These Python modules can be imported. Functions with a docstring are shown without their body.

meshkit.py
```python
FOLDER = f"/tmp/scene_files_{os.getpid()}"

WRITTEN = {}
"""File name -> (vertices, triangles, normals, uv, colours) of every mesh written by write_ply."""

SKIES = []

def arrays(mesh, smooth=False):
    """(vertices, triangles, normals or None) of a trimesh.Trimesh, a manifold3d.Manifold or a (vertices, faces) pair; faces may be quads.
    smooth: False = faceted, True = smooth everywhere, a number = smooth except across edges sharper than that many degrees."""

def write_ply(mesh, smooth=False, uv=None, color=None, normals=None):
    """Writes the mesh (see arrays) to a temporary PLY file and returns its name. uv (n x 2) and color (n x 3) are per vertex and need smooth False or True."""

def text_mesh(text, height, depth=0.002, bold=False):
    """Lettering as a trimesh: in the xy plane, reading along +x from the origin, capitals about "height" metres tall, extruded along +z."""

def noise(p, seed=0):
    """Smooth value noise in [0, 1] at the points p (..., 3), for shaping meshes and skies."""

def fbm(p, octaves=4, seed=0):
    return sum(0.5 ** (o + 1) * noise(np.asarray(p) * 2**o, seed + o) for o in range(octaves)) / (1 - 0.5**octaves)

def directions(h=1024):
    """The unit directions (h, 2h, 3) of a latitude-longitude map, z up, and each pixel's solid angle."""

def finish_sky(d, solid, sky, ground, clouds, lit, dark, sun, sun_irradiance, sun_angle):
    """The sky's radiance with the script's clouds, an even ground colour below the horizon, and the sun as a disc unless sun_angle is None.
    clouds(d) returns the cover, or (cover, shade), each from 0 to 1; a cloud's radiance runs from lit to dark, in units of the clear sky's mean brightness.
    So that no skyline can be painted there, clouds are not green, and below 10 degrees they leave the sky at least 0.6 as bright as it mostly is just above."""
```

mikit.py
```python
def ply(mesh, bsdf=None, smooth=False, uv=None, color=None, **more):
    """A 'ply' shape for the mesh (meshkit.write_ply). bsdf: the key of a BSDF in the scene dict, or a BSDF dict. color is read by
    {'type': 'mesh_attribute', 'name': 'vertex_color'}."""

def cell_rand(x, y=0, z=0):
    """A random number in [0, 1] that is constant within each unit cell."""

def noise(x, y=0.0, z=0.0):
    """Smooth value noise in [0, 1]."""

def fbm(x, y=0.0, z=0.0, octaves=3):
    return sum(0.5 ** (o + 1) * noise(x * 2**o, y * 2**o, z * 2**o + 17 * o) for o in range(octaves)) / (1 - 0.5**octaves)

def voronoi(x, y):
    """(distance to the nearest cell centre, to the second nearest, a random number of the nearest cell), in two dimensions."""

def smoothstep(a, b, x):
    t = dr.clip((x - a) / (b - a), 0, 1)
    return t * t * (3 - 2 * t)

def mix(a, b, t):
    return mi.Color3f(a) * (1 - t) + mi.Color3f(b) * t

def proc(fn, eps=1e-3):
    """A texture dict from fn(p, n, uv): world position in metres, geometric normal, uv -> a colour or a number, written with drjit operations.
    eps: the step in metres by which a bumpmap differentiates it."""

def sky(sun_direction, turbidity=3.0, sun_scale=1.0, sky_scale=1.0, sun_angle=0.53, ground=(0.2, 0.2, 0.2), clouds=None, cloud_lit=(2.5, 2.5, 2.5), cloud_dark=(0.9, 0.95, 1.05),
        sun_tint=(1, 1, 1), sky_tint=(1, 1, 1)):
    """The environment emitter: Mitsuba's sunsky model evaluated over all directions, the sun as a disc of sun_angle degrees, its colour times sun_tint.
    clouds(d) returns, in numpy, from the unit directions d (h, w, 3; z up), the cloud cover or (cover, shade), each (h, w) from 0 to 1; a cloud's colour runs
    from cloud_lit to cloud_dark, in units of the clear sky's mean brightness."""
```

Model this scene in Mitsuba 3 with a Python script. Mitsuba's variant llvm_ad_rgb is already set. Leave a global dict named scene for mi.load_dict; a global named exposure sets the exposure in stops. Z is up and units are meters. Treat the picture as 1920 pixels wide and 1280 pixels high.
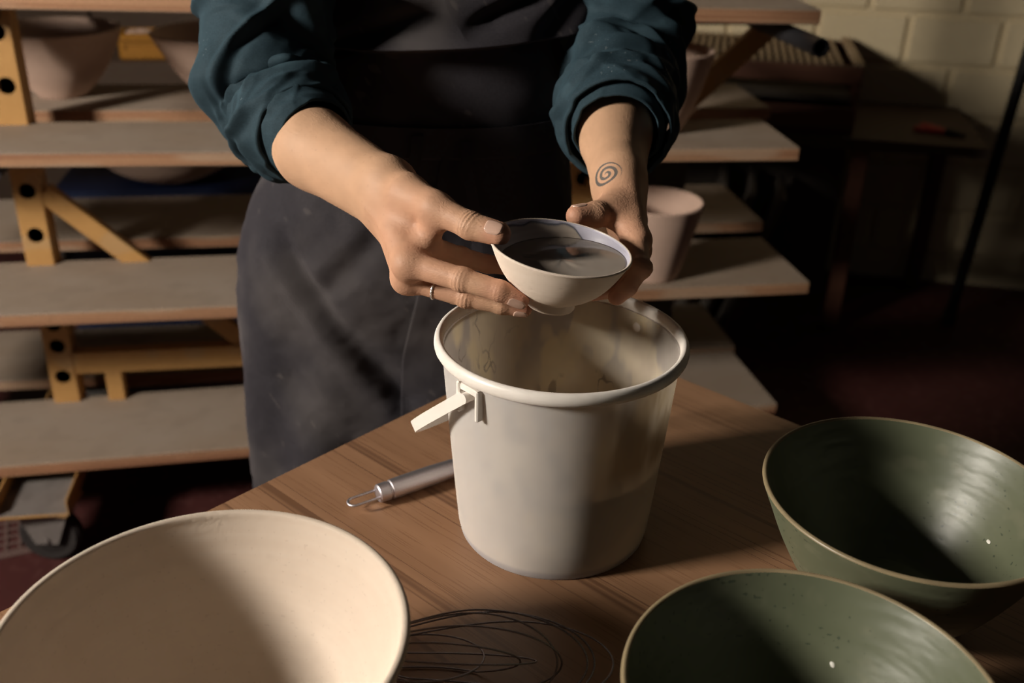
import math
import numpy as np
import trimesh
import drjit as dr
import mitsuba as mi
import mikit
import meshkit
import manifold3d as m3
from mikit import proc, noise, fbm, smoothstep, mix

# ------------------------------------------------------------------ camera
T = mi.ScalarTransform4f
PITCH, ROLL = 0.456623, 0.027062
CAM = np.array([0.0, 0.0, 1.32141])
_cp, _sp, _cr, _sr = math.cos(PITCH), math.sin(PITCH), math.cos(ROLL), math.sin(ROLL)
FWD = np.array([0, _cp, -_sp])
_up = np.array([0, _sp, _cp])
UP = -_sr * np.array([1.0, 0, 0]) + _cr * _up
scene = {"type": "scene"}
labels = {}
scene["camera"] = {
    "type": "thinlens", "fov": math.degrees(2 * math.atan(960 / 1898.39)), "fov_axis": "x",
    "aperture_radius": 0.0036, "focus_distance": 0.84, "near_clip": 0.05, "far_clip": 50.0,
    "to_world": T().look_at(origin=CAM.tolist(), target=(CAM + FWD).tolist(), up=UP.tolist()),
}
# ------------------------------------------------------------------ light
exposure = 0.0
scene["room_light"] = {"type": "constant", "radiance": {"type": "rgb", "value": [0.0115, 0.010, 0.0092]}}
LAMP = np.array([-2.22, 0.02, 1.88])
LAMP_AIM = np.array([0.0, 0.85, 1.0])
LAMP_SIZE = (0.20, 0.23)
LAMP_RAD = [164.0, 150.0, 132.0]

# ------------------------------------------------------------------ helpers
def rgb(r, g, b):
    return {"type": "rgb", "value": [float(r), float(g), float(b)]}


def srgb(r, g, b):
    return [((c / 255 + 0.055) / 1.055) ** 2.4 if c > 10 else c / 255 / 12.92 for c in (r, g, b)]


def pbr(color, rough=0.5, spec=0.5, metallic=0.0, bump=None, bump_scale=1.0, **more):
    b = {"type": "principled", "base_color": color if isinstance(color, dict) else rgb(*color), "roughness": rough, "specular": spec, "metallic": metallic, **more}
    if bump is not None:
        b = {"type": "bumpmap", "arbitrary": bump, "scale": bump_scale, "bsdf": b}
    return {"type": "twosided", "bsdf": b}


def add(key, mesh, bsdf, smooth=30, label=None, category=None, group=None, kind=None, **more):
    scene[key] = mikit.ply(mesh, bsdf, smooth, **more)
    tag(key, label, category, group, kind)
    return key


def tag(key, label=None, category=None, group=None, kind=None):
    d = {}
    for k, v in (("label", label), ("category", category), ("group", group), ("kind", kind)):
        if v:
            d[k] = v
    if d:
        labels[key] = d


def nth(name, i):
    return name if i == 0 else f"{name}_{i:03d}"


def cat(*ms):
    return trimesh.util.concatenate([m for m in ms])


def box(sx, sy, sz, at=(0, 0, 0), bevel=0.0, R=None):
    """A box with bevelled edges, centre at `at`."""
    if bevel > 0:
        pts = []
        h = np.array([sx, sy, sz]) / 2
        for s in np.array(np.meshgrid([-1, 1], [-1, 1], [-1, 1])).T.reshape(-1, 3):
            for k in range(3):
                q = h - bevel
                q[k] = h[k]
                pts.append(s * q)
        m = trimesh.convex.convex_hull(np.array(pts))
    else:
        m = trimesh.creation.box((sx, sy, sz))
    v = np.array(m.vertices)
    if R is not None:
        v = v @ np.asarray(R).T
    return trimesh.Trimesh(v + np.asarray(at, float), m.faces, process=False)


def rotz(deg):
    a = math.radians(deg)
    return np.array([[math.cos(a), -math.sin(a), 0], [math.sin(a), math.cos(a), 0], [0, 0, 1.0]])


def frame_to(n):
    n = np.asarray(n, float) / np.linalg.norm(n)
    a = np.cross([0, 1.0, 0], n)
    a = a / np.linalg.norm(a)
    return np.stack([a, np.cross(n, a), n], 1)


def lathe(profile, n=96, closed=True, at=(0, 0, 0), R=None, fn=None):
    """Surface of revolution about z of a profile [(r, z)...]."""
    p = np.asarray(profile, float)
    th = np.arange(n) * 2 * np.pi / n
    k = len(p)
    v = np.stack([p[:, None, 0] * np.cos(th), p[:, None, 0] * np.sin(th), np.broadcast_to(p[:, None, 1], (k, n))], -1)
    if fn is not None:
        v = fn(v, th)
    f = []
    idx = np.arange(k * n).reshape(k, n)
    rows = range(k if closed else k - 1)
    for i in rows:
        a, b = idx[i], idx[(i + 1) % k]
        f.append(np.stack([a, np.roll(a, -1), np.roll(b, -1)], 1))
        f.append(np.stack([a, np.roll(b, -1), b], 1))
    v = v.reshape(-1, 3)
    if R is not None:
        v = v @ np.asarray(R).T
    m = trimesh.Trimesh(v + np.asarray(at, float), np.vstack(f), process=False)
    m.merge_vertices()
    m.update_faces(m.nondegenerate_faces())
    return m


def spline(pts, n):
    """Catmull-Rom through the points (any dimension)."""
    p = np.asarray(pts, float)
    p = np.vstack([2 * p[0] - p[1], p, 2 * p[-1] - p[-2]])
    t = np.linspace(0, len(p) - 3 - 1e-9, n)
    i = t.astype(int)
    u = (t - i)[:, None]
    a, b, c, d = p[i], p[i + 1], p[i + 2], p[i + 3]
    return 0.5 * (2 * b + (c - a) * u + (2 * a - 5 * b + 4 * c - d) * u**2 + (3 * b - a - 3 * c + d) * u**3)


def frames(path, hint=(0, 0, 1.0)):
    t = np.gradient(path, axis=0)
    t /= np.linalg.norm(t, axis=1, keepdims=True)
    a = np.cross(t[0], hint)
    if np.linalg.norm(a) < 1e-3:
        a = np.cross(t[0], [0, 1.0, 0])
    a /= np.linalg.norm(a)
    A = []
    for k in range(len(t)):
        a = a - t[k] * (a @ t[k])
        a /= np.linalg.norm(a)
        A.append(a)
    A = np.array(A)
    return t, A, np.cross(t, A)


def tube(path, radius, sides=12, caps=True, ry=None):
    path = np.asarray(path, float)
    t, A, B = frames(path)
    th = np.arange(sides) * 2 * np.pi / sides
    r = np.broadcast_to(radius, (len(path),))[:, None, None]
    r2 = r if ry is None else np.broadcast_to(ry, (len(path),))[:, None, None]
    v = path[:, None] + r * np.cos(th)[None, :, None] * A[:, None] + r2 * np.sin(th)[None, :, None] * B[:, None]
    return skin_rings(v, caps)


def skin_rings(v, caps=True):
    k, n = v.shape[:2]
    idx = np.arange(k * n).reshape(k, n)
    f = []
    for i in range(k - 1):
        a, b = idx[i], idx[i + 1]
        f.append(np.stack([a, np.roll(a, -1), np.roll(b, -1)], 1))
        f.append(np.stack([a, np.roll(b, -1), b], 1))
    vv = v.reshape(-1, 3)
    if caps:
        c0, c1 = len(vv), len(vv) + 1
        vv = np.vstack([vv, v[0].mean(0), v[-1].mean(0)])
        f.append(np.stack([np.full(n, c0), np.roll(idx[0], -1), idx[0]], 1))
        f.append(np.stack([np.full(n, c1), idx[-1], np.roll(idx[-1], -1)], 1))
    m = trimesh.Trimesh(vv, np.vstack(f), process=False)
    if m.volume < 0:
        m.invert()
    return m


def loop_tube(path, radius, sides=8):
    """Closed tube."""
    path = np.asarray(path, float)
    k = len(path)
    t = np.roll(path, -1, 0) - np.roll(path, 1, 0)
    t /= np.linalg.norm(t, axis=1, keepdims=True)
    c = path.mean(0)
    n = np.cross(path - c, t).mean(0)
    n /= np.linalg.norm(n)
    B = np.cross(t, n)
    th = np.arange(sides) * 2 * np.pi / sides
    v = path[:, None] + radius * (np.cos(th)[None, :, None] * n + np.sin(th)[None, :, None] * B[:, None])
    idx = np.arange(k * sides).reshape(k, sides)
    f = []
    for i in range(k):
        a, b = idx[i], idx[(i + 1) % k]
        f.append(np.stack([a, np.roll(a, -1), np.roll(b, -1)], 1))
        f.append(np.stack([a, np.roll(b, -1), b], 1))
    m = trimesh.Trimesh(v.reshape(-1, 3), np.vstack(f), process=False)
    if m.volume < 0:
        m.invert()
    return m


# ---------------- implicit surfaces (for the body)
def cap(p, a, b, ra, rb):
    a, b = np.asarray(a, float), np.asarray(b, float)
    ba = b - a
    t = np.clip(((p - a) @ ba) / max(ba @ ba, 1e-12), 0, 1)
    d = p - a - t[:, None] * ba
    return np.sqrt(np.einsum("ij,ij->i", d, d)) - (ra + (rb - ra) * t)


def smin(a, b, k):
    h = np.clip(0.5 + 0.5 * (b - a) / k, 0, 1)
    return b + (a - b) * h - k * h * (1 - h)


def surface(f, lo, hi, h, project=3):
    """Surface nets of f = 0 in the box, sampled sparsely; returns a trimesh with outward faces."""
    lo, hi = np.asarray(lo, float), np.asarray(hi, float)
    c = 4
    nc = np.ceil((hi - lo) / (h * c)).astype(int) + 1
    g = np.stack(np.meshgrid(*[np.arange(n) for n in nc], indexing="ij"), -1).reshape(-1, 3)
    d = f(lo + g * h * c + 0.0).reshape(nc)
    fine = np.repeat(np.repeat(np.repeat(d, c, 0), c, 1), c, 2)
    near = np.abs(d) < h * c * 2.6
    near = np.repeat(np.repeat(np.repeat(near, c, 0), c, 1), c, 2)
    ii = np.argwhere(near)
    vals = np.where(fine > 0, 1.0, -1.0)
    vals[near] = f(lo + ii * h)
    s = vals < 0
    nx, ny, nz = s.shape
    corner = [(a, b, e) for a in (0, 1) for b in (0, 1) for e in (0, 1)]
    cnt = sum(s[a:nx - 1 + a, b:ny - 1 + b, e:nz - 1 + e].astype(np.int8) for a, b, e in corner)
    act = (cnt > 0) & (cnt < 8)
    cell = np.argwhere(act)
    ids = -np.ones(act.shape, int)
    ids[act] = np.arange(len(cell))
    acc, num = np.zeros((len(cell), 3)), np.zeros(len(cell))
    for a in corner:
        for k in range(3):
            if a[k]:
                continue
            b = list(a)
            b[k] = 1
            va = vals[cell[:, 0] + a[0], cell[:, 1] + a[1], cell[:, 2] + a[2]]
            vb = vals[cell[:, 0] + b[0], cell[:, 1] + b[1], cell[:, 2] + b[2]]
            x = (va < 0) != (vb < 0)
            t = np.where(x, va / np.where(va == vb, 1, va - vb), 0)
            q = np.array(a, float) + np.zeros((len(cell), 3))
            q[:, k] += t
            acc += q * x[:, None]
            num += x
    v = lo + (cell + acc / num[:, None]) * h
    F = []
    for k in range(3):
        e = [0, 0, 0]
        e[k] = 1
        sa = s[: nx - e[0], : ny - e[1], : nz - e[2]]
        sb = s[e[0]:, e[1]:, e[2]:]
        E = np.argwhere(sa != sb)
        k1, k2 = (k + 1) % 3, (k + 2) % 3
        E = E[(E[:, k1] > 0) & (E[:, k2] > 0)]
        flip = sa[E[:, 0], E[:, 1], E[:, 2]]

        def cid(o1, o2):
            q = E.copy()
            q[:, k1] -= o1
            q[:, k2] -= o2
            return ids[q[:, 0], q[:, 1], q[:, 2]]

        quad = np.stack([cid(0, 0), cid(1, 0), cid(1, 1), cid(0, 1)], 1)
        quad[~flip] = quad[~flip][:, ::-1]
        F.append(quad)
    F = np.vstack(F)
    F = F[(F >= 0).all(1)]
    F = np.vstack([F[:, [0, 1, 2]], F[:, [0, 2, 3]]])
    e = h * 0.3
    for _ in range(project):
        g = np.stack([f(v + np.eye(3)[k] * e) - f(v - np.eye(3)[k] * e) for k in range(3)], 1) / (2 * e)
        gn = np.maximum((g**2).sum(1), 0.2)
        st = -(f(v) / gn)[:, None] * g
        ln = np.linalg.norm(st, axis=1, keepdims=True)
        v = v + st * np.minimum(1, h * 0.6 / np.maximum(ln, 1e-12)) * 0.8
    m = trimesh.Trimesh(v, F, process=False)
    if m.volume < 0:
        m.invert()
    return m


def to_manifold(m):
    return m3.Manifold(m3.Mesh(np.asarray(m.vertices, np.float32), np.asarray(m.faces, np.uint32)))


def from_manifold(m):
    q = m.to_mesh()
    return trimesh.Trimesh(q.vert_properties[:, :3], q.tri_verts, process=False)


# ------------------------------------------------------------------ materials
def C3(c):
    return mi.Color3f(*[float(x) for x in c])


TC = np.array([0.0754, 1.192, 0.75])          # far corner of the table top
TD1 = np.array([-0.6621, -0.7494, 0.0])       # along the far left edge, towards the lens
TD2 = np.array([0.7494, -0.6621, 0.0])        # along the grain


def f_table(p, n, uv):
    a = (p.x - TC[0]) * TD1[0] + (p.y - TC[1]) * TD1[1]
    s = (p.x - TC[0]) * TD2[0] + (p.y - TC[1]) * TD2[1]
    w = a + 0.0030 * noise(s * 2.4, a * 9, 5) + 0.0008 * noise(s * 11.0, a * 50, 9)
    lines = smoothstep(0.075, 0.01, dr.abs(noise(w * 125, s * 0.5, 1) - 0.5)) * smoothstep(0.25, 0.8, noise(w * 70, s * 1.6, 4))
    band = fbm(w * 60, s * 0.8, 2, 3)
    pore = smoothstep(0.62, 0.9, noise(w * 900, s * 24, 3))
    c = mix((0.30, 0.165, 0.092), (0.235, 0.124, 0.067), band)
    c = mix(c, (0.105, 0.050, 0.027), lines * 0.75)
    return mix(c, (0.16, 0.075, 0.035), pore * 0.4)


scene["mat_table"] = pbr(proc(f_table), 0.42, 0.42)
scene["mat_table_edge"] = pbr(srgb(80, 58, 45), 0.5)


def f_plank(p, n, uv):
    dust = smoothstep(0.25, 0.8, fbm(p.x * 4, p.y * 7, p.z * 3, 4))
    scratch = smoothstep(0.62, 0.8, noise(p.x * 26 + p.y * 18, p.y * 90 - p.x * 50, p.z * 7))
    top = mix((0.262, 0.197, 0.146), (0.292, 0.236, 0.190), dust)
    top = mix(top, (0.19, 0.145, 0.11), scratch * 0.18)
    top = mix(top, (0.17, 0.13, 0.10), smoothstep(0.7, 0.88, noise(p.x * 24, p.y * 33, p.z * 31)) * 0.15)
    ply = noise(p.z * 340, p.x * 1.5, p.y * 1.5)
    edge = mix((0.40, 0.225, 0.125), (0.27, 0.125, 0.068), smoothstep(0.35, 0.7, ply))
    edge = mix(edge, (0.45, 0.34, 0.24), smoothstep(0.55, 0.8, noise(p.x * 9, p.z * 60, 3)) * 0.5)
    return mix(edge, top, smoothstep(0.5, 0.75, dr.abs(n.z)))


scene["mat_plank"] = pbr(proc(f_plank), 0.75, 0.25)


def f_yellow(p, n, uv):
    t = fbm(p.x * 30, p.y * 30, p.z * 30)
    c = mix((0.50, 0.275, 0.095), (0.45, 0.24, 0.08), t)
    return mix(c, (0.42, 0.30, 0.18), smoothstep(0.6, 0.75, noise(p.x * 23, p.y * 23, p.z * 23)) * 0.35)


scene["mat_yellow"] = pbr(proc(f_yellow), 0.5, 0.4)
scene["mat_grey_steel"] = pbr(srgb(70, 70, 74), 0.4, 0.5, 0.6)
scene["mat_zinc"] = pbr(proc(lambda p, n, uv: mix((0.26, 0.23, 0.215), (0.15, 0.13, 0.12), fbm(p.x * 40, p.y * 40, p.z * 40))), 0.6, 0.5, 0.35)
scene["mat_rubber"] = pbr(srgb(46, 42, 41), 0.75, 0.3)
scene["mat_black"] = pbr(srgb(15, 14, 15), 0.6, 0.3)
scene["mat_hole"] = pbr(srgb(5, 4, 4), 0.95, 0.0)


def f_floor(p, n, uv):
    t = fbm(p.x * 5, p.y * 5, 1)
    s = smoothstep(0.6, 0.8, noise(p.x * 70, p.y * 70, 3))
    return mix(mix((0.062, 0.017, 0.0155), (0.046, 0.0125, 0.0115), t), (0.12, 0.05, 0.045), s * 0.2)


scene["mat_floor"] = pbr(proc(f_floor), 0.6, 0.3)
scene["mat_mat"] = pbr(srgb(98, 78, 73), 0.8, 0.2)


def f_wall(p, n, uv):
    t = fbm(p.x * 9, p.y * 9, p.z * 9, 4)
    return mix((0.74, 0.615, 0.40), (0.67, 0.55, 0.35), t)


_wall_bump = proc(lambda p, n, uv: fbm(p.x * 60, p.z * 60, p.y * 60, 3), eps=2e-3)
scene["mat_wall"] = pbr(proc(f_wall), 0.7, 0.25)
scene["mat_joint"] = pbr((0.66, 0.55, 0.36), 0.85, 0.1)


def clay(a, b, rings=420.0, amt=0.25):
    def f(p, n, uv):
        r = noise(p.z * rings, 3.0, 1.0) * 0.6 + noise(p.z * rings * 0.33, 5.0, 2.0) * 0.4
        sp = smoothstep(0.82, 0.93, noise(p.x * 420, p.y * 420, p.z * 420))
        c = mix(a, b, fbm(p.x * 14, p.y * 14, p.z * 20) * (1 - amt) + r * amt)
        return mix(c, (0.25, 0.18, 0.13), sp * 0.12)
    return f


_ring_bump = proc(lambda p, n, uv: noise(p.z * 430, 2.0, 7.0) * 0.6 + noise(p.z * 160, 4.0, 7.0) * 0.7 + 0.25 * noise(p.x * 500, p.y * 500, p.z * 500), eps=5e-4)
scene["mat_cream_clay"] = pbr(proc(clay((0.62, 0.525, 0.43), (0.56, 0.46, 0.37))), 0.72, 0.22, bump=_ring_bump, bump_scale=0.0005)
scene["mat_pink_clay"] = pbr(proc(clay((0.56, 0.40, 0.32), (0.50, 0.345, 0.27))), 0.85, 0.15)

scene["mat_porcelain"] = pbr(proc(clay((0.70, 0.60, 0.505), (0.65, 0.545, 0.445), 500.0, 0.35)), 0.6, 0.3,
                             bump=proc(lambda p, n, uv: noise(p.z * 700, 2.0, 7.0) + 0.4 * noise(p.x * 400, p.y * 400, p.z * 400), eps=4e-4), bump_scale=0.00012)

# the small held bowl: centre of the rim plane and axis
BOWL_C = np.array([0.0380, 0.7770, 1.0280])
BOWL_N = np.array([0.129, -0.027, 1.0])
BOWL_N /= np.linalg.norm(BOWL_N)
BOWL_FR = frame_to(BOWL_N)
BOWL_LIQ_Z = 1.0165


def f_bowl_in(p, n, uv):
    h = (p.x - BOWL_C[0]) * BOWL_N[0] + (p.y - BOWL_C[1]) * BOWL_N[1] + (p.z - BOWL_C[2]) * BOWL_N[2]
    x, y = p.x - BOWL_C[0], p.y - BOWL_C[1]
    tide = -0.0072 + 0.0052 * (noise(x * 42, y * 42, 3) - 0.5) + 0.003 * noise(x * 130, y * 130, 8) - 0.010 * smoothstep(0.012, 0.030, x) + 0.0035 * dr.exp(-dr.square((x - 0.006) / 0.009))
    k = h - tide
    dry = mix((0.40, 0.39, 0.47), (0.47, 0.45, 0.51), noise(x * 60, y * 60, 1))
    wet = mix((0.34, 0.285, 0.24), (0.40, 0.34, 0.28), noise(p.z * 400, 1, 1))
    c = mix(wet, dry, smoothstep(0.0, 0.0006, k))
    line = dr.exp(-dr.square(k / 0.0011))
    return mix(c, (0.055, 0.065, 0.10), line * 0.85)


scene["mat_bowl_in"] = pbr(proc(f_bowl_in), 0.35, 0.5)


def f_green(p, n, uv):
    t = fbm(p.x * 16, p.y * 16, p.z * 12, 4)
    m = fbm(p.x * 60, p.y * 60, p.z * 60)
    c = mix((0.078, 0.092, 0.054), (0.128, 0.136, 0.086), t)
    c = mix(c, (0.17, 0.165, 0.11), smoothstep(0.55, 0.8, m) * 0.35)
    speck = smoothstep(0.80, 0.9, noise(p.x * 330, p.y * 330, p.z * 330)) * smoothstep(0.5, 0.7, noise(p.x * 18, p.y * 18, p.z * 30))
    return mix(c, (0.03, 0.045, 0.03), speck * 0.7)


scene["mat_green"] = pbr(proc(f_green), 0.40, 0.5, bump=proc(lambda p, n, uv: fbm(p.x * 45, p.y * 45, p.z * 170, 3), eps=2e-3), bump_scale=0.0007)
scene["mat_green_rim"] = pbr(proc(lambda p, n, uv: mix((0.30, 0.235, 0.135), (0.20, 0.155, 0.09), noise(p.x * 50, p.y * 50, 2))), 0.38, 0.5)
scene["mat_chip"] = pbr((0.75, 0.73, 0.66), 0.5)


def f_plastic(p, n, uv):
    z = p.z
    t = fbm(p.x * 11, p.y * 11, z * 9, 4)
    streak = smoothstep(0.44, 0.66, fbm(p.x * 30, p.y * 30, z * 8, 4)) * smoothstep(0.045, 0.10, p.x) * smoothstep(0.838, 0.862, z)
    c = mix((0.885, 0.86, 0.835), (0.825, 0.79, 0.76), t)
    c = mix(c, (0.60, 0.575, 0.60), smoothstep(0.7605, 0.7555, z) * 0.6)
    return mix(c, (0.42, 0.335, 0.23), streak * 0.75)


scene["mat_plastic"] = {"type": "principledthin", "base_color": proc(f_plastic), "roughness": 0.42, "diff_trans": 1.15, "spec_trans": 0.0, "eta": 1.45}
scene["mat_plastic_solid"] = pbr(proc(lambda p, n, uv: mix((0.80, 0.755, 0.70), (0.70, 0.645, 0.58), fbm(p.x * 40, p.y * 40, p.z * 40))), 0.38, 0.45)


def f_crust(p, n, uv):
    t = fbm(p.x * 30, p.y * 30, p.z * 16, 4)
    crack = smoothstep(0.030, 0.0, dr.abs(fbm(p.x * 75, p.y * 75, p.z * 26, 3) - 0.5)) * smoothstep(0.58, 0.72, fbm(p.x * 34, p.y * 34, p.z * 20, 2))
    c = mix((0.72, 0.635, 0.49), (0.58, 0.50, 0.40), smoothstep(0.3, 0.7, t))
    run = smoothstep(0.50, 0.60, fbm(p.x * 42, p.y * 42, p.z * 13, 3)) * smoothstep(0.85, 0.91, p.z + 0.03 * noise(p.x * 20, p.y * 20, 2))
    c = mix(c, (0.44, 0.405, 0.385), run * 0.75)
    c = mix(c, (0.76, 0.665, 0.47), smoothstep(0.62, 0.74, fbm(p.x * 26, p.y * 26, p.z * 15, 3)) * 0.8)
    c = mix(c, (0.33, 0.27, 0.20), smoothstep(0.66, 0.76, noise(p.x * 120, p.y * 120, p.z * 50)) * smoothstep(0.5, 0.65, noise(p.x * 22, p.y * 22, p.z * 18)) * 0.7)
    return mix(c, (0.28, 0.24, 0.20), crack * 0.7)


scene["mat_crust"] = {"type": "principledthin", "base_color": proc(f_crust), "roughness": 0.6, "diff_trans": 1.0, "spec_trans": 0.0, "eta": 1.4}
scene["mat_slip"] = pbr(proc(lambda p, n, uv: mix((0.66, 0.575, 0.475), (0.58, 0.50, 0.41), fbm(p.x * 20, p.y * 20, p.z * 20))), 0.25, 0.4)
scene["mat_water"] = pbr(proc(lambda p, n, uv: mix((0.31, 0.26, 0.22), (0.37, 0.315, 0.265), fbm(p.x * 45, p.y * 45, 3))), 0.08, 0.4)
scene["mat_steel"] = {"type": "twosided", "bsdf": {"type": "roughconductor", "material": "Cr", "alpha": 0.22, "distribution": "ggx"}}
scene["mat_wire"] = {"type": "twosided", "bsdf": {"type": "roughconductor", "material": "Cr", "alpha": 0.3, "distribution": "ggx", "specular_reflectance": rgb(0.55, 0.53, 0.52)}}
scene["mat_silver"] = {"type": "twosided", "bsdf": {"type": "roughconductor", "material": "Ag", "alpha": 0.15, "distribution": "ggx"}}

_skin_bump = proc(lambda p, n, uv: fbm(p.x * 900, p.y * 900, p.z * 900, 2), eps=4e-4)
scene["mat_skin"] = pbr({"type": "mesh_attribute", "name": "vertex_color"}, 0.56, 0.32, bump=_skin_bump, bump_scale=0.00030)
scene["mat_nail"] = pbr((0.53, 0.345, 0.265), 0.25, 0.5)


def f_shirt(p, n, uv):
    weave = noise(p.x * 800, p.y * 800, p.z * 800)
    worn = smoothstep(0.58, 0.8, fbm(p.x * 40, p.y * 40, p.z * 40, 4))
    dust = smoothstep(0.84, 0.92, noise(p.x * 420, p.y * 420, p.z * 420)) * smoothstep(0.62, 0.8, noise(p.x * 22, p.y * 22, p.z * 22))
    c = mix((0.0165, 0.034, 0.045), (0.023, 0.045, 0.059), weave)
    c = mix(c, (0.040, 0.075, 0.095), worn * 0.5)
    return mix(c, (0.30, 0.33, 0.34), dust * 0.3)


scene["mat_shirt"] = pbr(proc(f_shirt), 0.8, 0.2, sheen=0.25)


def f_apron(p, n, uv):
    weave = noise(p.x * 700, p.y * 700, p.z * 700) * 0.6 + noise(p.x * 1100, p.y * 1100, p.z * 160) * 0.4
    dust = fbm(p.x * 9, p.y * 9, p.z * 6, 4)
    c = mix((0.022, 0.0200, 0.0245), (0.036, 0.0328, 0.0380), weave)
    c = mix(c, (0.092, 0.082, 0.080), smoothstep(0.45, 0.75, dust) * 0.55)
    sm = smoothstep(0.80, 0.9, noise(p.x * 150 + p.z * 90, p.y * 90, p.z * 70)) * smoothstep(0.5, 0.7, noise(p.x * 17, p.y * 17, p.z * 17))
    return mix(c, (0.19, 0.165, 0.15), sm * 0.18)


scene["mat_apron"] = pbr(proc(f_apron), 0.85, 0.15, sheen=0.3)
scene["mat_trousers"] = pbr(srgb(34, 38, 52), 0.85, 0.1)
scene["mat_hair"] = pbr(srgb(70, 48, 34), 0.5, 0.4)
scene["mat_shoe"] = pbr(srgb(40, 38, 38), 0.6, 0.3)
scene["mat_blue"] = pbr(srgb(12, 26, 56), 0.5, 0.4)
scene["mat_ochre"] = pbr(srgb(150, 100, 20), 0.55, 0.4)
scene["mat_redwood"] = pbr(proc(lambda p, n, uv: mix((0.13, 0.055, 0.032), (0.09, 0.036, 0.022), noise(p.x * 8, p.y * 8, p.z * 90))), 0.6, 0.3)
scene["mat_slat"] = pbr(proc(lambda p, n, uv: mix((0.34, 0.25, 0.155), (0.27, 0.19, 0.115), noise(p.x * 20, p.y * 5, p.z * 20))), 0.7, 0.2)
scene["mat_darkwood"] = pbr(srgb(72, 58, 48), 0.7, 0.2)
scene["mat_board"] = pbr(srgb(78, 72, 66), 0.85, 0.1)
scene["mat_red"] = pbr(srgb(150, 40, 28), 0.45, 0.4)
scene["mat_lamp"] = pbr(srgb(20, 20, 20), 0.6, 0.3)
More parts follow.
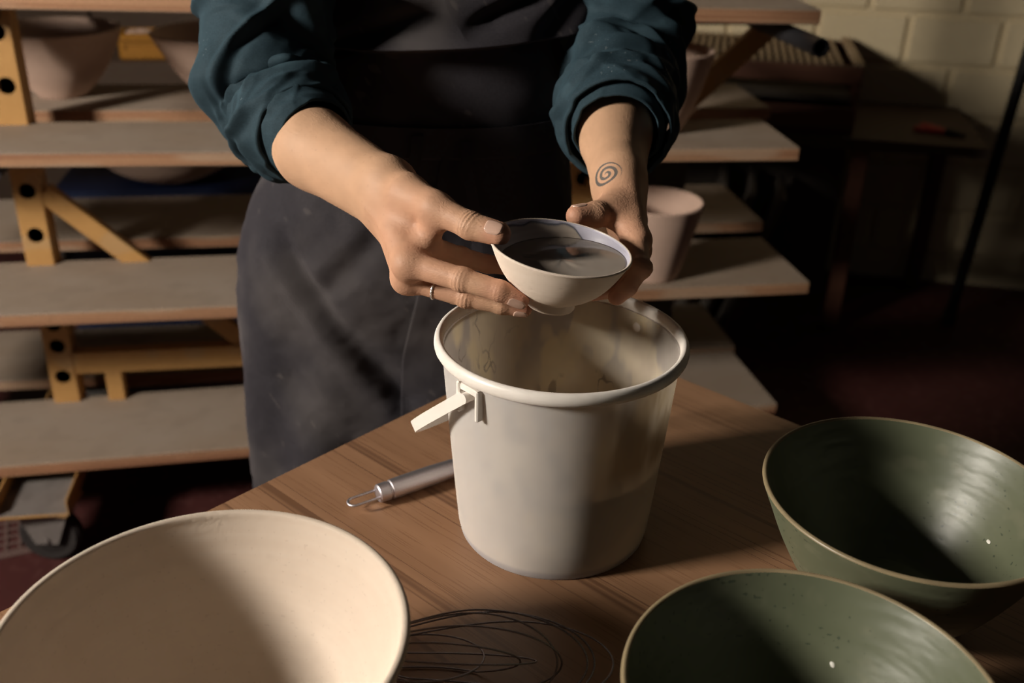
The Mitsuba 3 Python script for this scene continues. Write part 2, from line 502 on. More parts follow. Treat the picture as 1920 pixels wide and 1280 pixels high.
#SECTIONS
# ------------------------------------------------------------------ the lamp (left of the frame, lights everything)
def build_lamp():
    d = LAMP_AIM - LAMP
    d /= np.linalg.norm(d)
    s, sh = LAMP_SIZE
    up = np.array([0, 0, 1.0])
    x = np.cross(up, d)
    x /= np.linalg.norm(x)
    y = np.cross(d, x)
    R = np.stack([x, y, d], 1)
    q = np.array([[-s, -sh, 0], [s, -sh, 0], [s, sh, 0], [-s, sh, 0]]) @ R.T + LAMP
    pane = trimesh.Trimesh(q, [[0, 1, 2], [0, 2, 3]], process=False)
    if pane.face_normals[0] @ d < 0:
        pane.invert()
    scene["studio_lamp__diffuser"] = mikit.ply(pane, "mat_black", emitter={"type": "area", "radiance": rgb(*LAMP_RAD)})
    ring = [(1.03, 0.004), (1.06, 0.004), (0.40, -0.22), (0.38, -0.22)]
    v = np.array([[[r * s * a, r * sh * b, z] for a, b in ((1, 1), (-1, 1), (-1, -1), (1, -1))] for r, z in ring])
    f = []
    for i in range(4):
        for j in range(4):
            a, b, c, e = i * 4 + j, i * 4 + (j + 1) % 4, ((i + 1) % 4) * 4 + (j + 1) % 4, ((i + 1) % 4) * 4 + j
            f += [[a, b, c], [a, c, e]]
    hood = trimesh.Trimesh(v.reshape(-1, 3) @ R.T + LAMP, f, process=False)
    add("studio_lamp__hood", hood, "mat_lamp", False)
    back = LAMP - d * 0.22
    add("studio_lamp__head", tube([back, back - d * 0.16], 0.075, 20), "mat_lamp")
    base = np.array([back[0] - 0.05, back[1], 0])
    add("studio_lamp__pole", tube([base + [0, 0, 0.05], base + [0, 0, back[2]]], 0.016, 12), "mat_lamp")
    for i in range(3):
        a = i * 2.094 + 0.4
        add("studio_lamp__" + nth("leg", i), tube([base + [0, 0, 0.45], base + [0.45 * math.cos(a), 0.45 * math.sin(a), 0.012]], 0.011, 8), "mat_lamp")
    tag("studio_lamp", "wide soft lamp on a black tripod left of the work table", "studio lamp")


build_lamp()

# ------------------------------------------------------------------ room
WP = np.array([1.156, 3.299, 0.0])
WD = np.array([0.98173, -0.19029, 0.0])
WN = np.array([0.19029, 0.98173, 0.0])
add("floor", box(9, 8, 0.1, (0, 1.4, -0.05)), "mat_floor", False, kind="structure")
RW = np.stack([WD, WN, [0, 0, 1]], 1)
add("wall_back", box(6.2, 0.2, 2.7, WP + WD * -0.9 + WN * 0.112 + [0, 0, 1.35], R=RW), "mat_joint", False, kind="structure")
BW, BH, GAP = 0.277, 0.1553, 0.016
brick = box(BW - GAP, 0.05, BH - GAP, bevel=0.006)
half = box(BW / 2 - GAP, 0.05, BH - GAP, bevel=0.0045)
brick_ply = [mikit.ply(trimesh.Trimesh(b.vertices @ RW.T, b.faces, process=False), "mat_wall") for b in (brick, half)]
i = 0
for row in range(16):
    z = 0.8775 - 0.5 * BH + (row - 5) * BH
    off = 0.06 if row % 2 else -0.066
    for k in range(-12, 7):
        s = off + (k + 0.5) * BW
        rr = np.random.default_rng(row * 100 + k + 50)
        c = WP + WD * s + WN * (0.0245 + 0.0015 * rr.random()) + [0, 0, z]
        if z < BH * 0.3:
            continue
        scene["wall_back__" + nth("brick", i)] = {**brick_ply[0], "to_world": T().translate(c.tolist())}
        i += 1
rr = np.random.default_rng(3)
# ------------------------------------------------------------------ work table
TW, TL, TT = 0.90, 1.55, 0.026
RT = np.stack([TD1, TD2, [0, 0, 1]], 1)
if np.linalg.det(RT) < 0:
    RT = np.stack([TD2, TD1, [0, 0, 1]], 1)
    sw = True
else:
    sw = False
tc = TC + TD1 * TW / 2 + TD2 * TL / 2
add("work_table__tabletop", box(TL if sw else TW, TW if sw else TL, TT, tc - [0, 0, TT / 2], 0.0022, RT), "mat_table")
k = 0
for a in (0.07, TW - 0.07):
    for b in (0.09, TL - 0.09):
        add("work_table__" + nth("leg", k), box(0.04, 0.04, 0.75 - TT, TC + TD1 * a + TD2 * b - [0, 0, 0.75 - (0.75 - TT) / 2], 0.003, RT), "mat_grey_steel")
        k += 1
for k, (a0, b0, a1, b1) in enumerate(((0.07, 0.09, 0.07, TL - 0.09), (TW - 0.07, 0.09, TW - 0.07, TL - 0.09), (0.07, 0.09, TW - 0.07, 0.09), (0.07, TL - 0.09, TW - 0.07, TL - 0.09))):
    p0, p1 = TC + TD1 * a0 + TD2 * b0, TC + TD1 * a1 + TD2 * b1
    along_a = abs(a1 - a0) > 0.1
    L = np.linalg.norm(p1 - p0) - 0.04
    sx = (0.025 if along_a else L, L if along_a else 0.025) if sw else (L if along_a else 0.025, 0.025 if along_a else L)
    add("work_table__" + nth("rail", k), box(sx[0], sx[1], 0.05, (p0 + p1) / 2 - [0, 0, TT + 0.03], 0.002, RT), "mat_grey_steel")
tag("work_table", "brown wood-grain work table that the white bucket and bowls stand on", "table")

# ------------------------------------------------------------------ bucket with slip
BX, BY = 0.0424, 0.782
TZ = 0.75


def plastic_bucket():
    H, R0, R1 = 0.195, 0.0868, 0.1035
    out = [(0.0, 0.0012), (0.080, 0.0012), (0.0835, 0.0), (0.0850, 0.0), (0.0862, 0.002), (0.0870, 0.006)]
    zs = np.linspace(0.012, H - 0.010, 14)
    rad = lambda z: R0 + (R1 - R0) * (z / H) ** 0.9
    out += [(rad(z), z) for z in zs]
    inn = [(rad(z) - 0.0018, z) for z in zs[::-1]] + [(0.0845, 0.006), (0.080, 0.0034), (0.0, 0.0034)]
    shell = lathe(out + inn, 128, at=(BX, BY, TZ))
    c = shell.triangles_center - [BX, BY, TZ]
    r = np.hypot(c[:, 0], c[:, 1])
    inner = ((shell.face_normals[:, :2] * c[:, :2]).sum(1) < 0) & (c[:, 2] > 0.007)
    outer = shell.submesh([np.where(~inner)[0]], append=True)
    lining = shell.submesh([np.where(inner)[0]], append=True)
    add("bucket__body", outer, "mat_plastic")
    add("bucket__lining", lining, "mat_crust")
    labels["bucket__lining"] = {"label": "inner wall streaked with dried yellowish glaze"}
    # rolled lip
    a = np.linspace(0, 2 * np.pi, 15)[:-1]
    lip = [(0.1052 + 0.0042 * math.cos(t) * (1.0 if math.cos(t) > 0 else 0.9), H - 0.0052 + 0.0062 * math.sin(t)) for t in a]

    def wob(v, th):
        q = v.reshape(-1, 3)
        nn = meshkit.fbm(q * 160, 3, 4)[:, None] - 0.5
        m = np.clip(meshkit.noise(q * 22, 8) * 2.2 - 0.9, 0, 1)[:, None]
        d = q * [1, 1, 0]
        d /= np.linalg.norm(d, axis=1, keepdims=True)
        return (q + (d + [0, 0, 1]) * nn * m * 0.0011).reshape(v.shape)

    add("bucket__rim", lathe(lip[::-1], 256, at=(BX, BY, TZ), fn=wob), "mat_plastic_solid", True)
    # ears and bail
    for k, a in enumerate((-137.0, 43.0)):
        A = math.radians(a)
        u, w = np.array([math.cos(A), math.sin(A), 0]), np.array([-math.sin(A), math.cos(A), 0])
        R = np.stack([u, w, [0, 0, 1]], 1)
        c = np.array([BX, BY, TZ + 0.172]) + u * 0.1035
        parts = [box(0.007, 0.004, 0.028, c + w * s + [0, 0, -0.004], 0.001, R) for s in (-0.011, 0.012)]
        parts.append(box(0.004, 0.026, 0.006, c + [0, 0, 0.006], 0.001, R))
        parts.append(tube([c - u * 0.004, c + u * 0.007], 0.0045, 14))
        e = from_manifold(to_manifold(parts[0]) + to_manifold(parts[1]) + to_manifold(parts[2]) + to_manifold(parts[3]))
        add("bucket__" + nth("ear", k), e, "mat_plastic_solid")
    A = math.radians(-137)
    u, w = np.array([math.cos(A), math.sin(A), 0]), np.array([math.sin(A), -math.cos(A), 0])   # w: to the far left
    t = np.linspace(0, np.pi, 60)
    til = math.radians(40)
    down = w * math.cos(til) - np.array([0, 0, 1]) * math.sin(til)
    c0 = np.array([BX, BY, TZ + 0.173])
    e = 0.60
    path = c0 + 0.1085 * (np.sign(np.cos(t)) * np.abs(np.cos(t)) ** e)[:, None] * u + 0.150 * (np.sin(t) ** e)[:, None] * down
    nrm = np.cross(u, down)
    tt = np.gradient(path, axis=0)
    tt /= np.linalg.norm(tt, axis=1, keepdims=True)
    side = np.cross(tt, nrm)
    ring = []
    for q in ((-1, -1), (1, -1), (1, 1), (-1, 1)):
        ring.append(path + side * 0.0019 * q[0] + nrm * 0.0052 * q[1])
    add("bucket__handle", skin_rings(np.stack(ring, 1)), "mat_plastic_solid")
    tag("bucket", "white plastic bucket with rolled rim and dried drips in the middle of the table", "bucket")
    # slip
    zl = 0.086
    prof = [(0.0, 0.0036), (0.080, 0.0036)] + [(rad(z) - 0.0024, z) for z in np.linspace(0.008, zl, 8)] + [(rad(zl) - 0.004, zl - 0.0006), (0.0, zl - 0.0006)]
    add("glaze_slip", lathe(prof, 96, at=(BX, BY, TZ)), "mat_slip", 30, "cream liquid glaze filling the lower half of the white bucket", "glaze", kind="stuff")


plastic_bucket()

# ------------------------------------------------------------------ held bowl
FR = BOWL_FR
BOWL_PROF = np.array([(0.0200, -0.0540), (0.0208, -0.0525), (0.0204, -0.0465), (0.0216, -0.0445), (0.030, -0.0405), (0.0385, -0.0340), (0.0462, -0.0250), (0.0530, -0.0135), (0.0578, -0.0035), (0.0592, -0.0006)])
_t = np.linspace(-0.3, math.pi * 0.95, 7)
BOWL_LIP = [(0.0583 + 0.0012 * math.cos(t), -0.0012 + 0.0012 * math.sin(t)) for t in _t]
BOWL_INN = np.array([(0.0571, -0.0022), (0.0552, -0.0052), (0.0505, -0.0142), (0.0440, -0.0245), (0.0365, -0.0322), (0.0275, -0.0378), (0.014, -0.0405), (0.0, -0.0412)])


def held_bowl():
    sm = np.vstack([BOWL_PROF[:3], spline(BOWL_PROF[3:], 22)])
    outer = [(0.0, -0.047), (0.015, -0.0475), (0.0175, -0.0535), (0.0188, -0.0540)] + sm.tolist() + BOWL_LIP
    inn = [(BOWL_LIP[-1][0], BOWL_LIP[-1][1])] + spline(BOWL_INN, 24).tolist()
    full = lathe(outer + inn[1:], 128, at=BOWL_C, R=FR)
    loc = (full.triangles_center - BOWL_C) @ FR
    nin = full.face_normals @ FR
    inner = ((nin[:, :2] * loc[:, :2]).sum(1) < 0) & (loc[:, 2] > -0.0408) & (np.hypot(loc[:, 0], loc[:, 1]) < 0.0573) | ((np.hypot(loc[:, 0], loc[:, 1]) < 0.016) & (loc[:, 2] > -0.0425))
    add("small_bowl__body", full.submesh([np.where(~inner)[0]], append=True), "mat_porcelain")
    add("small_bowl__inside", full.submesh([np.where(inner)[0]], append=True), "mat_bowl_in")
    labels["small_bowl__inside"] = {"label": "lavender grey inside with a wavy blue wet line"}
    tag("small_bowl", "small pale unglazed footed bowl held tilted in both hands above the bucket", "bowl")
    # the liquid in it: level in the world, cut to the bowl's inside
    ip = spline(BOWL_INN, 60)

    def inside(q):
        l = (q - BOWL_C) @ FR
        r = np.hypot(l[:, 0], l[:, 1])
        return r - np.interp(l[:, 2], ip[::-1, 1], ip[::-1, 0], left=0.0, right=0.0571)

    n = 160
    th = np.arange(n) * 2 * np.pi / n
    cl = np.array([BOWL_C[0] + 0.001, BOWL_C[1], BOWL_LIQ_Z])
    lo, hi = np.zeros(n), np.full(n, 0.08)
    dirs = np.stack([np.cos(th), np.sin(th), 0 * th], 1)
    for _ in range(40):
        mid = (lo + hi) / 2
        s = inside(cl + dirs * mid[:, None]) < 0
        lo, hi = np.where(s, mid, lo), np.where(s, hi, mid)
    rings = [0.001, 0.15, 0.3, 0.45, 0.6, 0.75, 0.88, 0.96, 0.992]
    v = np.stack([cl + dirs * (lo * f)[:, None] for f in rings])
    d = np.hypot(v[..., 0] - (BOWL_C[0] + 0.003), v[..., 1] - (BOWL_C[1] - 0.013))
    v[..., 2] += 0.0004 * np.exp(-(d / 0.012) ** 2) * np.cos(d * 700)
    below = [cl + dirs * (lo * f)[:, None] - [0, 0, dz] for f, dz in ((0.985, 0.0010), (0.001, 0.0011))]
    add("glaze_water", skin_rings(np.concatenate([v, np.stack(below)]), True), "mat_water", True, "grey watery glaze lying in the small held bowl", "liquid", kind="stuff")


held_bowl()


# ------------------------------------------------------------------ bowls on the table
def big_bowl(key, c, R, h, wall, foot, pts, mats, n=160):
    """pts: outer profile (fraction of R, fraction of h) from the foot up."""
    o = spline(np.array(pts) * [R, h], 30)
    t = np.gradient(o, axis=0)
    t /= np.linalg.norm(t, axis=1, keepdims=True)
    nrm = np.stack([-t[:, 1], t[:, 0]], 1)
    ww = np.linspace(wall * 1.35, wall, len(o))[:, None]
    i = o + nrm * ww
    i = i[i[:, 1] > o[0, 1] + wall * 1.3]
    a = np.linspace(0, np.pi, 9)
    e, s = o[-1], i[-1]
    m, rad = (e + s) / 2, np.linalg.norm(e - s) / 2
    u = (e - s) / (2 * rad)
    up = t[-1]
    lip = [(m + rad * (u * math.cos(x) + up * math.sin(x))).tolist() for x in a]
    foot_p = [(0.0, 0.004), (foot - 0.012, 0.004), (foot - 0.009, 0.0), (foot, 0.0), (foot + 0.001, 0.004)]
    inn = i[::-1].tolist() + [(i[0][0] * 0.6, i[0][1] - 0.0015), (0.0, i[0][1] - 0.002)]
    full = lathe(foot_p + o.tolist() + lip[1:-1] + inn, n, at=c)
    if len(mats) == 1:
        add(key + "__body", full, mats[0])
        return
    z = full.triangles_center[:, 2] - c[2]
    top = z > h - 0.0008
    add(key + "__body", full.submesh([np.where(~top)[0]], append=True), mats[0])
    add(key + "__rim", full.submesh([np.where(top)[0]], append=True), mats[1])
    labels[key + "__rim"] = {"label": "bare tan rim"}


big_bowl("clay_bowl", (-0.1887, 0.4877, TZ), 0.1294, 0.1235, 0.0062, 0.050,
         [(0.39, 0.03), (0.50, 0.09), (0.66, 0.25), (0.82, 0.52), (0.93, 0.78), (1.0, 0.98)], ["mat_cream_clay"])
tag("clay_bowl", "large cream unglazed clay bowl at the front left of the table", "bowl")
GP = [(0.42, 0.03), (0.52, 0.10), (0.68, 0.30), (0.83, 0.58), (0.94, 0.84), (1.0, 0.985)]
big_bowl("green_bowl", (0.3227, 0.6776, TZ), 0.1167, 0.115, 0.0042, 0.048, GP, ["mat_green", "mat_green_rim"])
tag("green_bowl", "green glazed bowl at the right edge, the farther one of the two green bowls", "bowl", "green glazed bowls")
big_bowl("green_bowl_001", (0.1880, 0.4594, TZ), 0.1159, 0.115, 0.0042, 0.048, GP, ["mat_green", "mat_green_rim"])
tag("green_bowl_001", "green glazed bowl cut by the bottom edge, the nearer one of the two green bowls", "bowl", "green glazed bowls")
# small glaze chips in the bowls
for k, (key, c, az, fr) in enumerate((("green_bowl", (0.3227, 0.6776), 12.0, 0.53), ("green_bowl", (0.3227, 0.6776), -78.0, 0.60), ("green_bowl_001", (0.1880, 0.4594), 62.0, 0.58))):
    o = spline(np.array(GP) * [0.1167, 0.115], 60)
    q = o[int(fr * 59)]
    A = math.radians(az)
    u = np.array([math.cos(A), math.sin(A), 0])
    p = np.array([c[0], c[1], TZ + q[1]]) + u * (q[0] - 0.0062)
    n_ = u * -0.75 + np.array([0, 0, 0.66])
    v = trimesh.creation.icosphere(2, 1.0)
    vv = v.vertices * [0.0016, 0.0024, 0.0007]
    kk = sum(1 for x in scene if x.startswith(key + "__chip"))
    add(key + "__" + nth("chip", kk), trimesh.Trimesh(vv @ frame_to(n_).T + p, v.faces, process=False), "mat_chip", True)


# ------------------------------------------------------------------ whisks
def whisk(key, end, d, neck_up, handle_len, rod, head_len, head_r, n_wires, label):
    """end: free end of the handle on the table; d: direction in the plane."""
    d = np.array([d[0], d[1], 0.0])
    d /= np.linalg.norm(d)
    w = np.array([-d[1], d[0], 0])
    z = np.array([0, 0, 1.0])
    tilt = math.atan2(neck_up, handle_len)
    ax = d * math.cos(tilt) + z * math.sin(tilt)
    up = np.cross(ax, np.cross(z, ax))
    P = lambda s: np.array(end) + ax * s
    loop = 0.030
    # hanging loop
    t = np.linspace(0, np.pi, 24)
    pts = [P(loop + 0.006) + w * 0.0065] + [P(0.0065) + w * 0.0065 * math.cos(x) - ax * 0.0065 * math.sin(x) for x in t] + [P(loop + 0.006) - w * 0.0065]
    add(key + "__hanging_loop", tube(pts, 0.0014, 10), "mat_steel", True)
    s0 = loop
    hp = [(0.0, 0.0), (rod * 0.80, 0.0), (rod * 0.93, 0.0012), (rod * 0.95, 0.011), (rod * 0.82, 0.0120), (rod * 0.82, 0.0132), (rod * 0.97, 0.0142), (rod, 0.02), (rod, handle_len * 0.55), (rod * 0.86, handle_len * 0.93), (rod * 0.78, handle_len), (0.0, handle_len)]
    add(key + "__handle", lathe(hp, 40, closed=False, at=P(s0), R=np.stack([up, np.cross(ax, up), ax], 1)), "mat_steel")
    n0 = P(s0 + handle_len - 0.004)
    for k in range(n_wires):
        ph = k * np.pi / n_wires + 0.13
        rr_ = np.random.default_rng(k + 5)
        side = w * math.cos(ph) + up * math.sin(ph)
        L = head_len * (1 - 0.045 * k * (1 if k % 2 else 0.6)) - 0.003 * k
        hr = head_r * (1 - 0.05 * ((k * 3) % n_wires) / n_wires)
        s = np.linspace(0, 1, 70)
        a = s * np.pi
        xs = (1 - np.cos(a)) / 2
        # along: out and back; across: balloon widest at two thirds
        u_ = np.linspace(0, 1, 40)
        fr = 0.70 - 0.03 * (k % 3)
        e_ = np.linspace(0, np.pi / 2, 32)[1:]
        cv = np.vstack([np.stack([u_ * fr, 0.0035 + (hr - 0.0035) * (u_ * u_ * (3 - 2 * u_) * 0.75 + u_ * 0.25 - 0.25 * u_ ** 4 * (u_ - 1))], 1), np.stack([fr + (1 - fr) * np.sin(e_), hr * np.cos(e_)], 1)])
        al = np.r_[cv[:, 0], cv[::-1][1:, 0]] * L
        ac = np.r_[cv[:, 1], -cv[::-1][1:, 1]]
        pth = n0 + al[:, None] * ax + ac[:, None] * side
        low = pth[:, 2] < TZ + 0.0014
        pth[low, 2] = TZ + 0.0014
        add(key + "__" + nth("wire", k), tube(pth, 0.00075, 7), "mat_wire", True)
    tag(key, label, "whisk", "steel whisks on the table")


hd = np.array([0.094, 0.059])
whisk("whisk", (-0.1500, 0.7875, TZ + 0.0095), hd, 0.004, 0.105, 0.0098, 0.13, 0.024, 5, "steel whisk whose handle sticks out behind the left side of the bucket")
ax2 = np.array([0.222, -0.020])
ax2 = ax2 / np.linalg.norm(ax2)
nk = np.array([-0.150, 0.580])
whisk("whisk_001", tuple(nk - ax2 * 0.150) + (TZ + 0.010,), ax2, 0.0085, 0.120, 0.0090, 0.236, 0.037, 8, "steel whisk whose wire balloon lies between the cream bowl and the front green bowl")
# ------------------------------------------------------------------ the ware rack behind the person
def yaw_R(a, b):
    d = np.array([b[0] - a[0], b[1] - a[1], 0.0])
    d /= np.linalg.norm(d)
    return np.stack([d, [-d[1], d[0], 0], [0, 0, 1]], 1)


def plank(i, a, b, width, ztop, label, thick=0.026, x0=None):
    """front edge from a to b (world xy), lying `width` deep."""
    R = yaw_R(a, b)
    a, b = np.array([*a, 0.0]), np.array([*b, 0.0])
    if x0 is not None:
        a = a - R[:, 0] * x0
    L = np.linalg.norm(b - a)
    c = (a + b) / 2 + R[:, 1] * width / 2 + [0, 0, ztop - thick / 2]
    add(nth("plank", i), box(L, width, thick, c, 0.002, R), "mat_plank", False, label, "board", "boards on the ware rack")


LV = {1: 1.070, 2: 0.810, 3: 0.518, 4: 0.195}
plank(0, (-0.862, 1.700), (0.607, 2.010), 0.27, LV[4], "lowest front ware board of the rack, just above the caster", x0=0.5)
plank(1, (-0.735, 1.722), (0.617, 1.953), 0.27, LV[3], "front ware board of the rack carrying the pale bowl beside the tattooed hand", x0=0.6)
plank(2, (-0.703, 1.762), (0.545, 1.920), 0.225, LV[2], "grey dusty front ware board of the rack at the height of the rolled sleeves", x0=0.6)
plank(3, (-0.565, 1.825), (0.535, 1.880), 0.25, LV[1], "topmost ware board of the rack, cut by the top edge of the photo", thick=0.026, x0=0.7)
plank(4, (-0.994, 2.045), (0.565, 2.300), 0.27, LV[4], "lowest rear ware board of the rack, behind the yellow rail", x0=0.4)
plank(5, (-0.626, 2.135), (0.600, 2.330), 0.30, LV[3], "rear ware board of the rack in front of the blue crate", x0=0.8)
plank(6, (-0.843, 2.068), (0.560, 2.250), 0.25, LV[2], "rear ware board of the rack that the two brown bowls at the left stand on", x0=0.6)

# steel frame: two posts with holes, arms, rails, braces, feet on casters
RY = yaw_R((-0.98, 1.955), (0.136, 2.145))
RU, RV = RY[:, 0], RY[:, 1]
PL = np.array([-0.978, 1.955, 0.0])
PR = np.array([0.140, 2.145, 0.0])
hole_z = [1.175, 1.085, 0.985, 0.885, 0.785, 0.677, 0.584, 0.484, 0.384, 0.332, 0.258]


def channel(h0, h1, c, w=0.056, depth=0.05):
    t = 0.004
    m = to_manifold(box(w, depth, h1 - h0, c + [0, 0, (h0 + h1) / 2], 0.003, RY)) - to_manifold(box(w - 2 * t, depth, h1 - h0 - 2 * t, c + RV * t * 1.0 + [0, 0, (h0 + h1) / 2], 0.0, RY))
    for z in hole_z:
        m = m - to_manifold(tube([c - RV * 0.06 + [0, 0, z], c + RV * 0.005 + [0, 0, z]], 0.0165, 24))
    return from_manifold(m)


def bar(p, q, w, t, up=None):
    """rectangular bar from p to q; t: thickness along the rack's depth."""
    p, q = np.asarray(p, float), np.asarray(q, float)
    x = (q - p) / np.linalg.norm(q - p)
    y = RV if up is None else np.asarray(up, float)
    y = y - x * (x @ y)
    y /= np.linalg.norm(y)
    return box(np.linalg.norm(q - p), t, w, (p + q) / 2, 0.002, np.stack([x, y, np.cross(x, y)], 1))


for k, c in enumerate((PL, PR)):
    add("ware_rack__" + nth("post", k), channel(0.16, 1.42, c), "mat_yellow", 20)
    add("ware_rack__" + nth("post_lining", k), box(0.046, 0.003, 1.2, c + RV * 0.012 + [0, 0, 0.79], R=RY), "mat_hole", False)
    fc = c + [0, 0, 0.150]
    u = to_manifold(box(0.140, 0.74, 0.036, fc, 0.002, RY)) - to_manifold(box(0.132, 0.80, 0.036, fc + [0, 0, 0.005], 0.0, RY))
    add("ware_rack__" + nth("foot", k), from_manifold(u), "mat_yellow", 20)
    add("ware_rack__" + nth("foot_plate", k), box(0.130, 0.735, 0.002, fc + [0, 0, -0.0118], 0.0, RY), "mat_zinc", False)
    for j, z in enumerate((LV[4], LV[3], LV[2], LV[1])):
        zz = z - 0.026 - 0.018 - (0.006 if j == 3 else 0)
        if j == 0:
            continue
        for e in ((-1, 1)):
            p = c + RV * e * 0.03 + [0, 0, zz]
            q = c + RV * e * (0.20 if j < 3 else 0.25) + [0, 0, zz]
            add("ware_rack__" + nth("arm", sum(1 for x in scene if x.startswith("ware_rack__arm"))), tube([p, q], 0.0155, 18), "mat_grey_steel")
# arm with an open end at the far right of the top board
tr = np.array([0.520, 1.800, 1.018])
outer = tube([tr, tr + RV * 0.36], 0.0165, 24)
inner = tube([tr - RV * 0.01, tr + RV * 0.30], 0.0128, 24)
add("ware_rack__" + nth("arm", sum(1 for x in scene if x.startswith("ware_rack__arm"))), from_manifold(to_manifold(outer) - to_manifold(inner)), "mat_grey_steel", 30)
z3 = lambda p, z: np.array([p[0], p[1], z])
off = RV * -0.012
L_ = lambda s, z: PL + RU * s + off + [0, 0, z]
add("ware_rack__rail", bar(L_(0.028, 0.289), L_(1.10, 0.289), 0.052, 0.03), "mat_yellow")
add("ware_rack__rail_001", bar(PR + RU * 0.028 + off + [0, 0, 1.008], PR + RU * 0.42 + off + [0, 0, 1.008], 0.022, 0.03), "mat_yellow")
add("ware_rack__stub", bar(L_(0.105, 0.263), L_(0.105, 0.166), 0.036, 0.03), "mat_yellow")
add("ware_rack__brace", bar(L_(0.028, 0.672), L_(0.395, 0.315), 0.040, 0.022), "mat_yellow")
add("ware_rack__brace_001", bar(PR + RU * 0.02 + off + [0, 0, 0.65], PR + RU * 0.385 + off + [0, 0, 0.995], 0.046, 0.022), "mat_yellow")
add("ware_rack__base_rail", bar(L_(0.0, 0.142) + RV * 0.2, PR + RV * 0.2 + [0, 0, 0.142], 0.05, 0.03), "mat_yellow")


def caster(i, c, a=0.0):
    R = RY @ rotz(a)
    X, Y = R[:, 0], R[:, 1]
    c = np.array([*c, 0.0])
    r = 0.060
    k = "ware_rack__" + nth("caster", i)
    wheel = lathe([(0.017, -0.013), (r - 0.006, -0.016), (r, -0.010), (r, 0.010), (r - 0.006, 0.016), (0.017, 0.013)], 40, at=c + [0, 0, r + 0.001], R=np.stack([Y, [0, 0, 1.0], X], 1))
    add(k + "__wheel", wheel, "mat_rubber")
    hub = lathe([(0.0, -0.021), (0.016, -0.021), (0.042, -0.0145), (0.042, 0.0145), (0.016, 0.021), (0.0, 0.021)], 30, closed=False, at=c + [0, 0, r + 0.001], R=np.stack([Y, [0, 0, 1.0], X], 1))
    add(k + "__hub", hub, "mat_rubber")
    side = []
    for s in (-1, 1):
        pts = []
        for x in (s * 0.024, s * 0.027):
            for q in ((-0.052, 0.126), (0.052, 0.126), (0.022, 0.050), (-0.022, 0.050)):
                pts.append(c + X * x + Y * q[0] + [0, 0, q[1]])
        side.append(trimesh.convex.convex_hull(np.array(pts)))
    side.append(box(0.056, 0.104, 0.006, c + [0, 0, 0.1235], 0.001, R))
    side.append(tube([c + [0, 0, r] - X * 0.032, c + [0, 0, r] + X * 0.032], 0.006, 12))
    m = to_manifold(side[0])
    for s in side[1:]:
        m = m + to_manifold(s)
    add(k + "__fork", from_manifold(m), "mat_zinc")
    add(k + "__plate", box(0.086, 0.115, 0.006, c + [0, 0, 0.1290], 0.001, R), "mat_yellow")


for i, (c, e) in enumerate(((PL, -1), (PL, 1), (PR, -1), (PR, 1))):
    q = c + RV * e * 0.315
    caster(i, (q[0] + (0.012 if i == 0 else 0), q[1]), (82.0, 20.0, -30.0, 10.0)[i])
tag("ware_rack", "yellow steel ware rack on casters, standing behind the person", "rack")


# pots on the rack
def pot(key, c, prof, mat, label, group=None, wall=0.006):
    o = spline(np.array(prof), 26)
    t = np.gradient(o, axis=0)
    t /= np.linalg.norm(t, axis=1, keepdims=True)
    i = o + np.stack([-t[:, 1], t[:, 0]], 1) * wall
    i = i[i[:, 1] > wall * 1.2]
    full = lathe([(0.0, 0.0)] + o.tolist() + [((o[-1][0] + i[-1][0]) / 2, o[-1][1] + wall * 0.4)] + i[::-1].tolist() + [(0.0, i[0][1])], 72, at=c)
    add(key, full, mat, 40, label, "bowl", group)


pot("stored_bowl", (-0.985, 2.195, LV[2]), [(0.048, 0.0), (0.060, 0.012), (0.095, 0.055), (0.124, 0.105), (0.137, 0.140)], "mat_pink_clay", "brown clay bowl on the rear board at the upper left, leftmost on the rack", "clay bowls on the ware rack")
pot("stored_bowl_001", (-0.632, 2.225, LV[2]), [(0.050, 0.0), (0.066, 0.010), (0.104, 0.052), (0.133, 0.098), (0.154, 0.136)], "mat_pink_clay", "brown clay bowl half hidden behind the rolled sleeve at the upper left", "clay bowls on the ware rack")
pot("stored_bowl_002", (0.282, 2.030, LV[2]), [(0.044, 0.0), (0.050, 0.008), (0.068, 0.050), (0.086, 0.105), (0.100, 0.158)], "mat_pink_clay", "tall pink clay bowl beside the dark sleeve at the upper right", "clay bowls on the ware rack")
pot("stored_bowl_003", (0.288, 1.975, LV[3]), [(0.052, 0.0), (0.056, 0.006), (0.068, 0.050), (0.082, 0.105), (0.094, 0.160)], "mat_pink_clay", "pink clay bowl on the rack board just right of the tattooed hand", "clay bowls on the ware rack")
pot("stored_bowl_004", (-0.915, 2.60, 0.506), [(0.05, 0.0), (0.09, 0.008), (0.15, 0.040), (0.19, 0.085), (0.205, 0.12)], "mat_pink_clay", "wide pale bowl on the blue crate behind the rack", "clay bowls on the ware rack")
pot("stored_bowl_005", (0.098, 1.93, LV[3]), [(0.022, 0.0), (0.024, 0.010), (0.028, 0.045), (0.031, 0.085), (0.030, 0.110)], "mat_cream_clay", "narrow cream cup half hidden behind the apron next to the yellow post", None)

